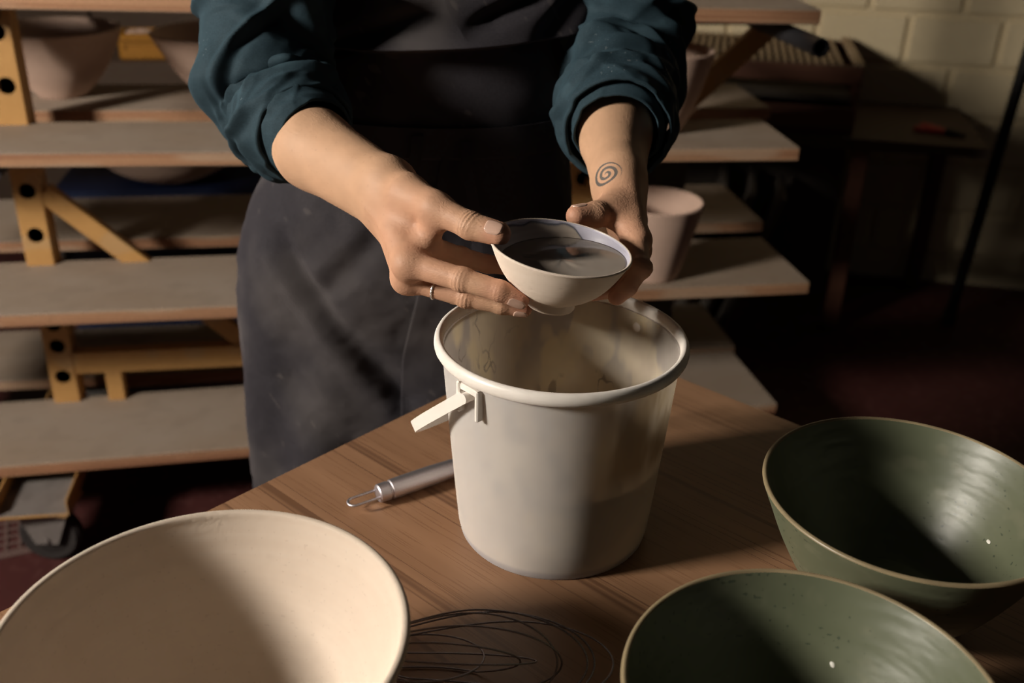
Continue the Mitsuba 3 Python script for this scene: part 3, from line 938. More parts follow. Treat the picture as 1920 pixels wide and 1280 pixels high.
# blue crate and yellow box behind the rack
def crate(key, c, sx, sy, sz, mat, label, category):
    m = to_manifold(box(sx, sy, sz, (c[0], c[1], c[2] + sz / 2), 0.006, RY)) - to_manifold(box(sx - 0.016, sy - 0.016, sz, (c[0], c[1], c[2] + sz / 2 + 0.01), 0.004, RY))
    for s in (-1, 1):
        m = m - to_manifold(box(sx * 0.8, 0.012, 0.012, np.array([c[0], c[1], c[2] + sz * 0.5]) + RV * s * sy / 2, 0.0, RY))
    add(key + "__body", from_manifold(m), mat, 20)
    add(key + "__rim", from_manifold(to_manifold(box(sx + 0.02, sy + 0.02, 0.016, (c[0], c[1], c[2] + sz - 0.010), 0.003, RY)) - to_manifold(box(sx - 0.012, sy - 0.012, 0.03, (c[0], c[1], c[2] + sz - 0.010), 0.0, RY))), mat, 20)
    tag(key, label, category)


crate("blue_crate", (-0.94, 2.60, 0.0), 0.50, 0.24, 0.50, "mat_blue", "dark blue plastic crate behind the rack at the left", "crate")
add("blue_crate__lid", box(0.51, 0.25, 0.006, (-0.94, 2.60, 0.503), 0.001, RY), "mat_blue")
add("low_cabinet", box(0.62, 0.26, 0.76, (-0.92, 2.97, 0.380), 0.006, RY), "mat_darkwood", False, "dark low cabinet in the shadow behind the left of the rack", "cabinet")
crate("ochre_box", (-1.03, 2.90, 0.76), 0.16, 0.11, 0.070, "mat_ochre", "small ochre box in the shade between the two brown bowls", "box")
add("paper_roll", lathe([(0.0, 0.0), (0.034, 0.0), (0.036, 0.002), (0.036, 0.058), (0.030, 0.060), (0.012, 0.060), (0.012, 0.055), (0, 0.055)], 30, closed=False, at=(-1.06, 2.895, 0.7705)), "mat_pink_clay", 30, "pale round tub sitting in the small ochre box", "tub")

def tall_cabinet():
    s0, s1, d = -3.15, -1.30, 0.36
    def bx(a0, a1, b0, b1, c0, c1, bev=0.003):
        return box(a1 - a0, b1 - b0, c1 - c0, WP + WD * (a0 + a1) / 2 - WN * (b0 + b1) / 2 + [0, 0, (c0 + c1) / 2], bev, RW)
    add("tall_cabinet__body", bx(s0, s1, 0.02, d, 0.0, 1.75), "mat_darkwood", False)
    w = (s1 - s0) / 3
    for k in range(3):
        a = s0 + w * k
        add("tall_cabinet__" + nth("door", k), bx(a + 0.006, a + w - 0.006, d, d + 0.018, 0.06, 1.73), "mat_darkwood", False)
        add("tall_cabinet__" + nth("door", k) + "__handle", bx(a + w - 0.06, a + w - 0.045, d + 0.018, d + 0.034, 0.85, 1.02), "mat_grey_steel", False)
    tag("tall_cabinet", "tall dark wooden cabinet in the shadow behind the left of the rack", "cabinet")


tall_cabinet()

# ------------------------------------------------------------------ back table with drying box, right
BTZ = 0.60
def wpt(s, d, z):
    return WP + WD * s - WN * d + np.array([0, 0, z])


add("back_table__tabletop", box(1.34, 0.51, 0.028, wpt(-0.42, 0.257, BTZ - 0.014), 0.002, RW), "mat_darkwood", False)
for k, (s, d) in enumerate(((-0.085, 0.47), (-1.04, 0.47), (0.215, 0.05), (-1.04, 0.05))):
    add("back_table__" + nth("leg", k), box(0.045, 0.045, BTZ - 0.028, wpt(s, d, (BTZ - 0.028) / 2), 0.003, RW), "mat_redwood", False)
add("back_table__side_panel", box(0.50, 0.018, 0.45, wpt(-0.37, 0.425, 0.32), 0.002, RW), "mat_board", False)
tag("back_table", "dim side table against the block wall at the right, under the drying box", "table")


def drying_box():
    s0, s1, d0, d1, z0, z1 = -0.90, -0.115, 0.03, 0.47, BTZ, BTZ + 0.195
    def bx(a0, a1, b0, b1, c0, c1, bev=0.002):
        return box(a1 - a0, b1 - b0, c1 - c0, wpt((a0 + a1) / 2, (b0 + b1) / 2, (c0 + c1) / 2), bev, RW)
    t = 0.016
    add("drying_box__front_panel", bx(s0, s1, d1 - t, d1, z0, z0 + 0.075), "mat_redwood", False)
    add("drying_box__front_panel_001", bx(s0, s1, d1 - t, d1, z1 - 0.055, z1 - 0.006), "mat_redwood", False)
    add("drying_box__back_panel", bx(s0, s1, d0, d0 + t, z0, z1 - 0.006), "mat_redwood", False)
    add("drying_box__end_panel", bx(s1 - t, s1, d0 + t, d1 - t, z0, z1 - 0.006), "mat_redwood", False)
    add("drying_box__end_panel_001", bx(s0, s0 + t, d0 + t, d1 - t, z0, z1 - 0.006), "mat_redwood", False)
    add("drying_box__tray", bx(s0 + t, s1 - t, d0 + t, d1 - 0.03, z0 + 0.085, z0 + 0.10), "mat_board", False)
    n = 34
    w = (s1 - s0 - 0.05) / n
    pl = mikit.ply(box(w * 0.5, d1 - d0 - 0.01, 0.007, (0, 0, 0), 0.001, RW), "mat_slat")
    for k in range(n):
        c = wpt(s0 + w * (k + 0.5), (d0 + d1) / 2, z1 - 0.0025)
        scene["drying_box__" + nth("slat", k)] = {**pl, "to_world": T().translate(c.tolist())}
    add("drying_box__end_rail", bx(s1 - 0.026, s1, d0, d1, z1 - 0.006, z1 + 0.006), "mat_slat", False)
    tag("drying_box", "red-brown wooden drying box with a slatted top on the side table by the wall", "box")


drying_box()


def pliers():
    c = wpt(0.145, 0.38, BTZ)
    d = WD * 0.86 - WN * 0.5
    w = np.cross([0, 0, 1.0], d)
    P = lambda a, b, z=0.009: c + d * a + w * b + np.array([0, 0, z])
    for k, s in enumerate((-1, 1)):
        path = spline([P(-0.075, s * 0.026), P(-0.045, s * 0.022), P(-0.015, s * 0.010), P(0.012, s * 0.004)], 20)
        add("pliers__" + nth("grip", k), tube(path, np.r_[np.full(12, 0.0085), np.linspace(0.0085, 0.006, 8)], 12), "mat_red", True)
        add("pliers__" + nth("jaw", k), tube(spline([P(0.008, -s * 0.005), P(0.03, -s * 0.007), P(0.062, -s * 0.002)], 12), np.linspace(0.009, 0.004, 12), 10), "mat_black", True)
    add("pliers__pivot", tube([P(0.012, 0, 0.002), P(0.012, 0, 0.019)], 0.008, 16), "mat_black")
    tag("pliers", "pliers with red grips lying on the side table at the right", "pliers")


pliers()

# boards leaning in the dark between the rack and the side table
for k in range(3):
    a = math.radians(12 + 3 * k)
    R = RW @ np.array([[math.cos(a), 0, math.sin(a)], [0, 1, 0], [-math.sin(a), 0, math.cos(a)]])
    c = wpt(-0.56 + 0.055 * k, 0.56 + 0.03 * k, 0.0)
    add(nth("leaning_board", k), box(0.016, 0.24, 0.50, c + R[:, 2] * 0.25 + [0, 0, 0.003], 0.002, R), "mat_board", False, ("leaning grey board nearest the rack in the dark right background", "middle one of the leaning grey boards right of the rack", "leaning grey board nearest the side table leg")[k], "board", "boards leaning beside the side table")

# white slotted strip behind the right end of the rack
m = to_manifold(box(0.10, 0.012, 0.68, PR + RU * 0.245 + RV * 0.16 + [0, 0, 0.86 - 0.34], 0.002, RY))
m = m - to_manifold(box(0.012, 0.05, 0.034, PR + RU * 0.225 + RV * 0.16 + [0, 0, 0.665], 0.0, RY))
add("slotted_panel", from_manifold(m), "mat_board", 20, "narrow grey panel with a slot standing behind the rack boards at the right", "panel")

# black pole and black bin
pb, pt_ = np.array([1.372, 2.907, 0.0]), np.array([1.290, 2.66, 0.90])
pd = np.array([1.372 + 0.055, 2.907 + 0.0, 1.0])
add("stand_pole__shaft", tube([pb + [0, 0, 0.004], pb + (pd - pb) * 1.9], 0.0165, 20), "mat_black")
add("stand_pole__rubber_foot", tube([pb, pb + (pd - pb) * 0.04], 0.021, 20), "mat_rubber")
add("stand_pole__collar", tube([pb + (pd - pb) * 1.20, pb + (pd - pb) * 1.26], 0.026, 20), "mat_rubber")
tag("stand_pole", "slim black pole leaning at the right in front of the block wall", "pole")
bc = np.array([1.76, 2.75, 0.0])
add("black_bin__body", lathe([(0.0, 0.0), (0.13, 0.0), (0.14, 0.01), (0.185, 0.50), (0.180, 0.50), (0.134, 0.014), (0.0, 0.012)], 40, at=bc), "mat_black")
add("black_bin__rim", lathe([(0.182, 0.492), (0.195, 0.492), (0.195, 0.512), (0.182, 0.512)], 40, at=bc), "mat_black")
tag("black_bin", "black round bin at the right edge by the wall", "bin")


# pale lattice mat on the red floor beside the caster
def lattice_mat():
    ms = []
    R = rotz(24)
    o = np.array([-1.36, 1.84, 0.0])
    for k in range(-12, 13):
        ms.append(box(0.62, 0.0055, 0.004, o + R @ np.array([0, k * 0.026, 0.002]), 0.0, R))
        ms.append(box(0.0055, 0.62, 0.0034, o + R @ np.array([k * 0.026, 0, 0.002]), 0.0, R))
    ms.append(box(0.66, 0.012, 0.005, o + R @ np.array([0, -0.325, 0.0025]), 0.001, R))
    ms.append(box(0.012, 0.66, 0.005, o + R @ np.array([0.325, 0, 0.0025]), 0.001, R))
    add("lattice_mat", cat(*ms), "mat_mat", False, "pale open lattice mat on the red floor left of the caster", "mat", kind="stuff")


lattice_mat()
# ------------------------------------------------------------------ the person
A3 = lambda *x: np.array(x, float)
JR = {"elbow": A3(-0.2650, 1.060, 1.0641), "mid": A3(-0.1961, 0.960, 1.0512), "wrist": A3(-0.1135, 0.860, 1.0392),
      "tcmc": A3(-0.0920, 0.828, 1.0510), "tmcp": A3(-0.0665, 0.797, 1.0505), "tip_": A3(-0.0361, 0.775, 1.0438), "ttip": A3(-0.0130, 0.765, 1.0413),
      "imcp": A3(-0.0750, 0.802, 1.0150), "ipip": A3(-0.0480, 0.836, 0.9925), "idip": A3(-0.0240, 0.850, 0.9810), "itip": A3(-0.0050, 0.850, 0.9785),
      "mmcp": A3(-0.0871, 0.785, 1.0055), "mpip": A3(-0.0413, 0.762, 1.0020), "mdip": A3(-0.0110, 0.752, 0.9973), "mtip": A3(0.0056, 0.752, 0.9902),
      "rmcp": A3(-0.0904, 0.800, 0.9857), "rpip": A3(-0.0389, 0.785, 0.9764), "rdip": A3(-0.0098, 0.780, 0.9725), "rtip": A3(0.0092, 0.780, 0.9691),
      "lmcp": A3(-0.0904, 0.830, 0.9742), "lpip": A3(-0.0512, 0.830, 0.9584), "ldip": A3(-0.0295, 0.825, 0.9550), "ltip": A3(-0.0127, 0.820, 0.9551)}
JL = {"elbow": A3(0.1122, 1.160, 1.0905), "mid": A3(0.0995, 1.030, 1.0575), "wrist": A3(0.0975, 0.930, 1.0350),
      "tcmc": A3(0.0981, 0.905, 1.0280), "tmcp": A3(0.0873, 0.875, 1.0274), "tip_": A3(0.0718, 0.858, 1.0278), "ttip": A3(0.0542, 0.848, 1.0293),
      "imcp": A3(0.1084, 0.845, 1.0095), "ipip": A3(0.1069, 0.800, 1.0012), "idip": A3(0.0968, 0.795, 0.9854), "itip": A3(0.0883, 0.795, 0.9762),
      "mmcp": A3(0.1093, 0.865, 0.9928), "mpip": A3(0.1023, 0.830, 0.9788), "mdip": A3(0.0872, 0.815, 0.9756), "mtip": A3(0.0684, 0.810, 0.9731),
      "rmcp": A3(0.1070, 0.885, 0.9840), "rpip": A3(0.0950, 0.850, 0.9713), "rdip": A3(0.0796, 0.835, 0.9694), "rtip": A3(0.0627, 0.830, 0.9684),
      "lmcp": A3(0.1034, 0.900, 0.9824), "lpip": A3(0.0923, 0.875, 0.9689), "ldip": A3(0.0809, 0.865, 0.9658), "ltip": A3(0.0666, 0.855, 0.9658)}
FING = {"i": (0.0098, 0.0090, 0.0082, 0.0074), "m": (0.0110, 0.0097, 0.0086, 0.0077), "r": (0.0106, 0.0090, 0.0080, 0.0070), "l": (0.0095, 0.0078, 0.0070, 0.0062)}
_ip = np.vstack([BOWL_PROF[:3], spline(BOWL_PROF[3:], 22)])


def bowl_sdf(p):
    l = (p - BOWL_C) @ FR
    r = np.hypot(l[:, 0], l[:, 1])
    ro = np.interp(l[:, 2], _ip[:, 1], _ip[:, 0])
    d = (r - ro) * 0.75
    return np.maximum(np.maximum(d, l[:, 2] - 0.0002), -0.0542 - l[:, 2])


def wrinkle(p, J, name, prev, amp, lam, sig, dors):
    c = J[name]
    ax = J[name] - J[prev]
    ax = ax / np.linalg.norm(ax)
    q = p - c
    s = q @ ax
    rad = q - s[:, None] * ax
    rn = np.linalg.norm(rad, axis=1) + 1e-9
    side = np.clip((rad @ dors) / rn, 0, 1)
    cross = np.cross(ax, dors)
    t = rad @ cross
    return amp * np.exp(-(s / sig) ** 2) * side * np.cos(2 * np.pi * (s + 8 * t * t * (np.sign(s))) / lam) * np.exp(-(rn / 0.016) ** 4)


def hand_sdf(J, dors, thumb_d):
    """dors: unit vector out of the back of the hand."""
    el, mid, w = J["elbow"], J["mid"], J["wrist"]
    ax = w - el
    ax /= np.linalg.norm(ax)
    tr = np.cross(ax, dors)
    tr /= np.linalg.norm(tr)
    if tr @ (J["imcp"] - J["lmcp"]) < 0:
        tr = -tr
    kn = {k: J[k + "mcp"] for k in "imrl"}
    wi, wl = w + tr * 0.0135, w - tr * 0.0135

    def f(p):
        # forearm
        d = smin(cap(p, el, mid, 0.035, 0.0335), cap(p, mid, w, 0.0335, 0.0225), 0.02)
        d = smin(d, cap(p, mid + tr * 0.006, wi, 0.030, 0.0190), 0.015)
        d = smin(d, cap(p, mid - tr * 0.006, wl, 0.030, 0.0190), 0.015)
        # palm
        pal = cap(p, wi, kn["i"], 0.0185, 0.0108)
        pal = smin(pal, cap(p, w + tr * 0.004, kn["m"], 0.0185, 0.0132), 0.010)
        pal = smin(pal, cap(p, w - tr * 0.004, kn["r"], 0.0180, 0.0126), 0.010)
        pal = smin(pal, cap(p, wl, kn["l"], 0.0170, 0.0115), 0.010)
        pal = smin(pal, cap(p, kn["i"], kn["m"], 0.0105, 0.0118), 0.008)
        pal = smin(pal, cap(p, kn["m"], kn["r"], 0.0118, 0.0112), 0.006)
        pal = smin(pal, cap(p, kn["r"], kn["l"], 0.0112, 0.0100), 0.006)
        d = smin(d, pal, 0.016)
        # thumb with its ball and the web
        th = smin(cap(p, w + tr * 0.006 - dors * 0.004, J["tcmc"], 0.0185, 0.0172), cap(p, J["tcmc"], J["tmcp"], 0.0172, 0.0116), 0.008)
        web = cap(p, (J["tcmc"] + J["tmcp"]) / 2, (w * 0.35 + kn["i"] * 0.65), 0.0100, 0.0095)
        d = smin(d, smin(th, web, 0.012), 0.011)
        t2 = smin(cap(p, J["tmcp"], J["tip_"], 0.0124, 0.0110), cap(p, J["tip_"], J["ttip"], 0.0114, 0.0099), 0.004)
        out = smin(d, t2, 0.012)
        out = smin(out, cap(p, J["tmcp"] * 0.55 + J["tip_"] * 0.15 + kn["i"] * 0.30, kn["i"] * 0.8 + J["tmcp"] * 0.2, 0.0075, 0.0088), 0.011)
        for k in "imrl":
            r = FING[k]
            q = smin(cap(p, J[k + "mcp"], J[k + "pip"], r[0], r[1]), cap(p, J[k + "pip"], J[k + "dip"], r[1], r[2]), 0.003)
            q = smin(q, cap(p, J[k + "dip"], J[k + "tip"], r[2], r[3]), 0.003)
            q = smin(q, cap(p, J[k + "pip"] + dors * 0.0012, J[k + "pip"], r[1], r[1]), 0.003)
            kn_ = cap(p, J[k + "mcp"] + dors * (0.0 if k == "i" else 0.003), J[k + "mcp"], 0.0080 if k == "i" else 0.0098, 0.0080 if k == "i" else 0.0098)
            q = smin(q, kn_, 0.006)
            out = np.minimum(out, smin(d, q, 0.007))
        near = np.abs(out) < 0.006
        if near.any():
            pn = p[near]
            ww = np.zeros(len(pn))
            for k in "imr":
                ww += wrinkle(pn, J, k + "pip", k + "mcp", 0.0006, 0.0034, 0.0050, dors)
                ww += wrinkle(pn, J, k + "dip", k + "pip", 0.00035, 0.0030, 0.0036, dors)
            ww += wrinkle(pn, J, "tip_", "tmcp", 0.0006, 0.0035, 0.0056, thumb_d)
            # tendons on the back of the hand
            for k in "imr":
                a, b = w, J[k + "mcp"]
                ba = b - a
                t = np.clip(((pn - a) @ ba) / (ba @ ba), 0, 1)
                l = pn - a - t[:, None] * ba
                sd = np.linalg.norm(l - np.outer(l @ dors, dors), axis=1)
                ww -= 0.0009 * np.exp(-(sd / 0.0035) ** 2) * np.clip((l @ dors) / 0.01, 0, 1) * np.sin(np.pi * np.clip(t, 0, 1))
            ww += 0.0005 * (meshkit.fbm(pn * 70, 2, 3) - 0.5)
            out[near] += ww
        return np.maximum(out, -bowl_sdf(p) + 0.0003)

    return f, tr


def unit(v):
    v = np.asarray(v, float)
    return v / np.linalg.norm(v)


# right hand: the back of the hand looks left and towards the lens
axR = unit(JR["mmcp"] - JR["wrist"])
dR = unit(np.cross(JR["lmcp"] - JR["imcp"], axR))
if dR @ A3(-1, -1, 0.3) < 0:
    dR = -dR
tdR = unit(A3(-0.35, -0.55, 0.75))
axL = unit(JL["mmcp"] - JL["wrist"])
dL = unit(np.cross(JL["lmcp"] - JL["imcp"], axL))
if dL @ A3(1, 0, -0.2) < 0:
    dL = -dL
tdL = unit(A3(0.25, 0.45, 0.85))
fR, trR = hand_sdf(JR, dR, tdR)
fL, trL = hand_sdf(JL, dL, tdL)
H_FINE = 0.0012
hands = []
for f, J in ((fR, JR), (fL, JL)):
    P = np.array(list(J.values()))
    hands.append(surface(f, P.min(0) - 0.055, P.max(0) + 0.055, H_FINE))

# the rest of the body, mostly under the clothes
SR, SL = A3(-0.292, 1.215, 1.335), A3(0.098, 1.275, 1.335)
CH = A3(-0.097, 1.270, 1.22)
PE = A3(-0.140, 1.225, 0.90)
NK, HD = A3(-0.095, 1.262, 1.40), A3(-0.088, 1.225, 1.545)
HIPR, HIPL = PE + A3(-0.085, 0, -0.03), PE + A3(0.072, 0.01, -0.03)
KNR, KNL = A3(-0.235, 1.245, 0.49), A3(-0.080, 1.265, 0.49)
ANR, ANL = A3(-0.240, 1.285, 0.085), A3(-0.050, 1.30, 0.085)


def body_sdf(p):
    d = smin(cap(p, PE + A3(-0.06, 0, 0), PE + A3(0.06, 0, 0), 0.105, 0.105), cap(p, PE + A3(0.01, 0.01, 0.12), CH, 0.105, 0.115), 0.06)
    d = smin(d, cap(p, CH + A3(-0.07, 0, 0.04), CH + A3(0.07, 0, 0.04), 0.095, 0.095), 0.05)
    d = smin(d, cap(p, CH + A3(0, 0, 0.13), SR, 0.06, 0.052), 0.05)
    d = smin(d, cap(p, CH + A3(0, 0, 0.13), SL, 0.06, 0.052), 0.05)
    d = smin(d, cap(p, CH + A3(0, 0, 0.13), NK + A3(0, -0.01, 0.05), 0.062, 0.050), 0.04)
    for a, b in ((SR, JR), (SL, JL)):
        d = smin(d, cap(p, a, b["elbow"], 0.046, 0.034), 0.03)
        d = np.minimum(d, smin(d, cap(p, b["elbow"], b["elbow"] * 0.45 + b["mid"] * 0.55, 0.034, 0.0345), 0.02))
    for h, k, a in ((HIPR, KNR, ANR), (HIPL, KNL, ANL)):
        d = smin(d, cap(p, h, k, 0.082, 0.056), 0.03)
        d = smin(d, cap(p, k, a, 0.055, 0.038), 0.02)
        d = smin(d, cap(p, a + A3(0, 0.02, -0.045), a + A3(0.01, -0.14, -0.052), 0.034, 0.028), 0.02)
    # head, bent towards the hands
    q = p - HD
    fw = unit(A3(0.12, -0.9, -0.42))
    up = unit(A3(0, 0, 1) - fw * fw[2])
    sd = np.cross(fw, up)
    l = np.stack([q @ sd, q @ fw, q @ up], 1)
    hd = (np.linalg.norm(l / [0.072, 0.092, 0.105], axis=1) - 1) * 0.078
    jaw = (np.linalg.norm((l - [0, 0.030, -0.060]) / [0.054, 0.058, 0.060], axis=1) - 1) * 0.054
    d2 = smin(hd, jaw, 0.03)
    at_ = lambda a, b, c: HD + sd * a + fw * b + up * c
    d2 = smin(d2, cap(p, at_(0, 0.088, 0.012), at_(0, 0.108, -0.022), 0.007, 0.011), 0.012)
    for s in (-1, 1):
        d2 = np.maximum(d2, -smin(cap(p, at_(s * 0.030, 0.100, 0.014), at_(s * 0.034, 0.100, 0.014), 0.012, 0.012), d2 + 1, 0.001))
        d2 = smin(d2, cap(p, at_(s * 0.030, 0.083, 0.012), at_(s * 0.032, 0.083, 0.012), 0.0125, 0.0125), 0.003)
        d2 = smin(d2, cap(p, at_(s * 0.071, -0.004, 0.018), at_(s * 0.073, 0.0, -0.022), 0.011, 0.008), 0.006)
    d2 = smin(d2, cap(p, at_(-0.018, 0.086, -0.052), at_(0.018, 0.086, -0.052), 0.0075, 0.0075), 0.006)
    return smin(d, d2, 0.03)


core = surface(body_sdf, (-0.42, 0.98, 0.0), (0.25, 1.46, 1.70), 0.0085, 2)
try:
    body = from_manifold(to_manifold(core) + to_manifold(hands[0]) + to_manifold(hands[1]))
    if len(body.faces) < 1000:
        raise ValueError
except Exception:
    body = cat(core, *hands)

# finer triangles where the tattoo is
TAT_N = unit(A3(-0.50, -0.55, 0.66))
TAT_C = A3(0.0835, 0.905, 1.050)
TAT_U = unit(np.cross(A3(0, 0, 1.0), TAT_N) * -1)
if TAT_U[0] < 0:
    TAT_U = -TAT_U
TAT_V = np.cross(TAT_N, TAT_U)
if TAT_V[2] < 0:
    TAT_V = -TAT_V
cc = body.triangles_center - TAT_C
sel = np.where((np.linalg.norm(cc, axis=1) < 0.024) & (body.face_normals @ TAT_N > 0))[0]
for _ in range(2):
    v, fcs = trimesh.remesh.subdivide(body.vertices, body.faces, sel)
    body = trimesh.Trimesh(v, fcs, process=False)
    cc = body.triangles_center - TAT_C
    sel = np.where((np.linalg.norm(cc, axis=1) < 0.020) & (body.face_normals @ TAT_N > 0))[0]


def skin_color(V):
    base = np.tile(A3(0.475, 0.288, 0.178), (len(V), 1))
    n1 = meshkit.fbm(V * 60, 4, 1)[:, None]
    base = base * (0.90 + 0.2 * n1)
    red = A3(0.47, 0.190, 0.130)
    w = np.zeros(len(V))
    for J in (JR, JL):
        for k, s, a in [("ttip", 0.013, 0.75), ("itip", 0.014, 0.8), ("mtip", 0.015, 0.85), ("rtip", 0.014, 0.8), ("mmcp", 0.014, 0.45), ("rmcp", 0.013, 0.45), ("mpip", 0.013, 0.35), ("idip", 0.02, 0.5), ("mdip", 0.016, 0.5), ("tip_", 0.012, 0.2), ("imcp", 0.014, 0.4), ("ipip", 0.014, 0.5)]:
            w = np.maximum(w, a * np.exp(-(np.linalg.norm(V - J[k], axis=1) / s) ** 2 * 0.8))
        hand = np.exp(-(np.linalg.norm(V - (J["mmcp"] + J["imcp"]) / 2, axis=1) / 0.07) ** 4)
        w = np.maximum(w, 0.28 * hand)
    w = np.clip(w * (0.75 + 0.5 * meshkit.fbm(V * 140, 2, 6)), 0, 1)[:, None]
    c = base * (1 - w) + red * w
    fre = np.clip((meshkit.noise(V * 330, 12) - 0.86) * 12, 0, 1)[:, None] * 0.25
    c = c * (1 - fre) + A3(0.30, 0.16, 0.10) * fre
    # spiral tattoo on the left wrist: a flat print on the skin
    q = V - TAT_C
    a, b, h = q @ TAT_U, q @ TAT_V, q @ TAT_N
    ca, sa = math.cos(math.radians(-32)), math.sin(math.radians(-32))
    x, y = (a * ca - b * sa) / 0.0150, (a * sa + b * ca) / 0.0115
    r, ph = np.hypot(x, y), np.arctan2(y, x)
    turn = (r * 2.35 - (-ph) / (2 * np.pi)) % 1.0
    ink = np.clip((0.28 - np.abs(turn - 0.5)) / 0.06, 0, 1) * np.clip((1.02 - r) / 0.05, 0, 1) * (np.abs(h) < 0.02) * np.clip((r - 0.07) / 0.05, 0, 1)
    ink = (ink * 0.86)[:, None]
    return c * (1 - ink) + A3(0.045, 0.060, 0.065) * ink


body_v, body_f, _ = meshkit.arrays(body, False)
body = trimesh.Trimesh(body_v, body_f, process=False)
scene["person__body"] = mikit.ply(body, "mat_skin", True, color=skin_color(np.array(body.vertices)))
tag("person", "person in a teal rolled-sleeve shirt and dark apron, holding a small bowl in both hands", "person")


def nail(i, base, tip, dors, r, ln, wd):
    """A curved plate on the back of a fingertip."""
    ax = unit(tip - base)
    n = unit(dors - ax * (dors @ ax))
    s = np.cross(n, ax)
    u = np.linspace(-1, 1, 13)
    w = np.linspace(-1, 1, 17)
    top, bot = [], []
    for b in w:
        half = wd / 2 * (1 - max(0, abs(b) - 0.45) ** 2 * (1.9 if b > 0 else 1.3))
        row_t, row_b = [], []
        for a in u:
            ang = a * half / (r * 0.98)
            rr_ = r * (1.0 - 0.03 * b) - (0.0006 if b > 0 else 0) * b * b
            p = tip + ax * (-0.0022 + b * ln / 2) + (n * math.cos(ang) + s * math.sin(ang)) * rr_
            row_t.append(p + n * (0.0006 if abs(a) < 1 and abs(b) < 1 else 0.0002))
            row_b.append(p - n * 0.0016)
        top.append(row_t)
        bot.append(row_b)
    top, bot = np.array(top), np.array(bot)
    k, m = top.shape[:2]
    it = np.arange(k * m).reshape(k, m)
    ib = it + k * m
    f = []
    for q, fl in ((it, 0), (ib, 1)):
        a, b, c, d = q[:-1, :-1].ravel(), q[:-1, 1:].ravel(), q[1:, 1:].ravel(), q[1:, :-1].ravel()
        f.append(np.stack([a, c, b] if fl else [a, b, c], 1))
        f.append(np.stack([a, d, c] if fl else [a, c, d], 1))
    bd = np.r_[it[0, :-1], it[:-1, -1], it[-1, :0:-1], it[:0:-1, 0]]
    bb = bd + k * m
    f.append(np.stack([bd, bb, np.roll(bb, -1)], 1))
    f.append(np.stack([bd, np.roll(bb, -1), np.roll(bd, -1)], 1))
    mm = trimesh.Trimesh(np.vstack([top.reshape(-1, 3), bot.reshape(-1, 3)]), np.vstack(f), process=False)
    if mm.volume < 0:
        mm.invert()
    add("person__" + nth("fingernail", i), mm, "mat_nail", 50)


nail(0, JR["tip_"], JR["ttip"], tdR, 0.0103, 0.0145, 0.0128)
nail(1, JR["mdip"], JR["mtip"], unit(A3(-0.1, -1.0, -0.40)), 0.0077, 0.0150, 0.0096)
nail(2, JR["rdip"], JR["rtip"], unit(A3(0.0, -0.8, -0.6)), 0.0070, 0.0120, 0.0090)
nail(3, JL["tip_"], JL["ttip"], tdL, 0.0100, 0.0140, 0.0122)
# thin ring on the right hand's ring finger
rc = JR["rmcp"] * 0.53 + JR["rpip"] * 0.47
Rr = frame_to(JR["rpip"] - JR["rmcp"])
add("person__ring", lathe([(0.0099, -0.0008), (0.0109, -0.0008), (0.0112, 0.0), (0.0109, 0.0008), (0.0099, 0.0008)], 90, at=rc, R=Rr, fn=lambda v, th: v * (1 + 0.02 * np.sin(th * 24))[None, :, None]), "mat_silver")
labels["person__ring"] = {"label": "thin silver ring"}


# ---------------- cloth tubes with folds
def sleeve(path, radii, folds, seed, n=200, m=150, thick=0.0022, lining=0.05, end_flare=0.0, hint=(0, 0, 1.0), noise_amp=0.004):
    path = np.asarray(path, float)
    u = np.linspace(0, 1, n)
    c = spline(path, n)
    rad = spline(np.asarray(radii, float).reshape(-1, 1), n)[:, 0]
    t, A, B = frames(c, hint)
    th = np.arange(m) * 2 * np.pi / m
    s = np.r_[0, np.cumsum(np.linalg.norm(np.diff(c, axis=0), axis=1))]
    d = np.zeros((n, m))
    for s0, th0, slope, w, amp, span in folds:
        dt = (th - th0 + np.pi) % (2 * np.pi) - np.pi
        cs = s[:, None] - (s0 + slope * dt[None, :])
        x = cs / w
        ridge = np.exp(-x * x) - 0.35 * np.exp(-((x - 1.5) / 1.1) ** 2)
        d += amp * ridge * np.exp(-(dt / span) ** 2)[None, :]
    r2 = np.random.default_rng(seed + 70)
    for _ in range(26):
        s0, th0, sl, w, am, sp = r2.uniform(0.12, 0.95) * s[-1], r2.uniform(0, 6.28), r2.normal(0, 0.035), r2.uniform(0.003, 0.006), r2.uniform(0.0012, 0.0042) * min(1.0, noise_amp / 0.004), r2.uniform(0.35, 0.9)
        dt = (th - th0 + np.pi) % (2 * np.pi) - np.pi
        x = (s[:, None] - (s0 + sl * dt[None, :])) / w
        d += am * np.where(x > 0, np.exp(-x * x), np.exp(-(x / 2.6) ** 2)) * np.exp(-(dt / sp) ** 2)[None, :]
    p0 = c[:, None] + rad[:, None, None] * (np.cos(th)[None, :, None] * A[:, None] + np.sin(th)[None, :, None] * B[:, None])
    fl = meshkit.fbm(p0 * 26, 3, seed) - 0.5
    d += noise_amp * 2 * fl
    out = c[:, None] + (rad[:, None] + d)[..., None] * (np.cos(th)[None, :, None] * A[:, None] + np.sin(th)[None, :, None] * B[:, None])
    inn = c[:, None] + (rad[:, None] + d - thick)[..., None] * (np.cos(th)[None, :, None] * A[:, None] + np.sin(th)[None, :, None] * B[:, None])
    k = s > s[-1] - lining
    rings = np.concatenate([out, (out[-1:] + inn[-1:]) / 2 + t[-1] * thick * 0.5, inn[k][::-1]])
    return skin_rings(rings, False), (c, A, B, t, s, rad)


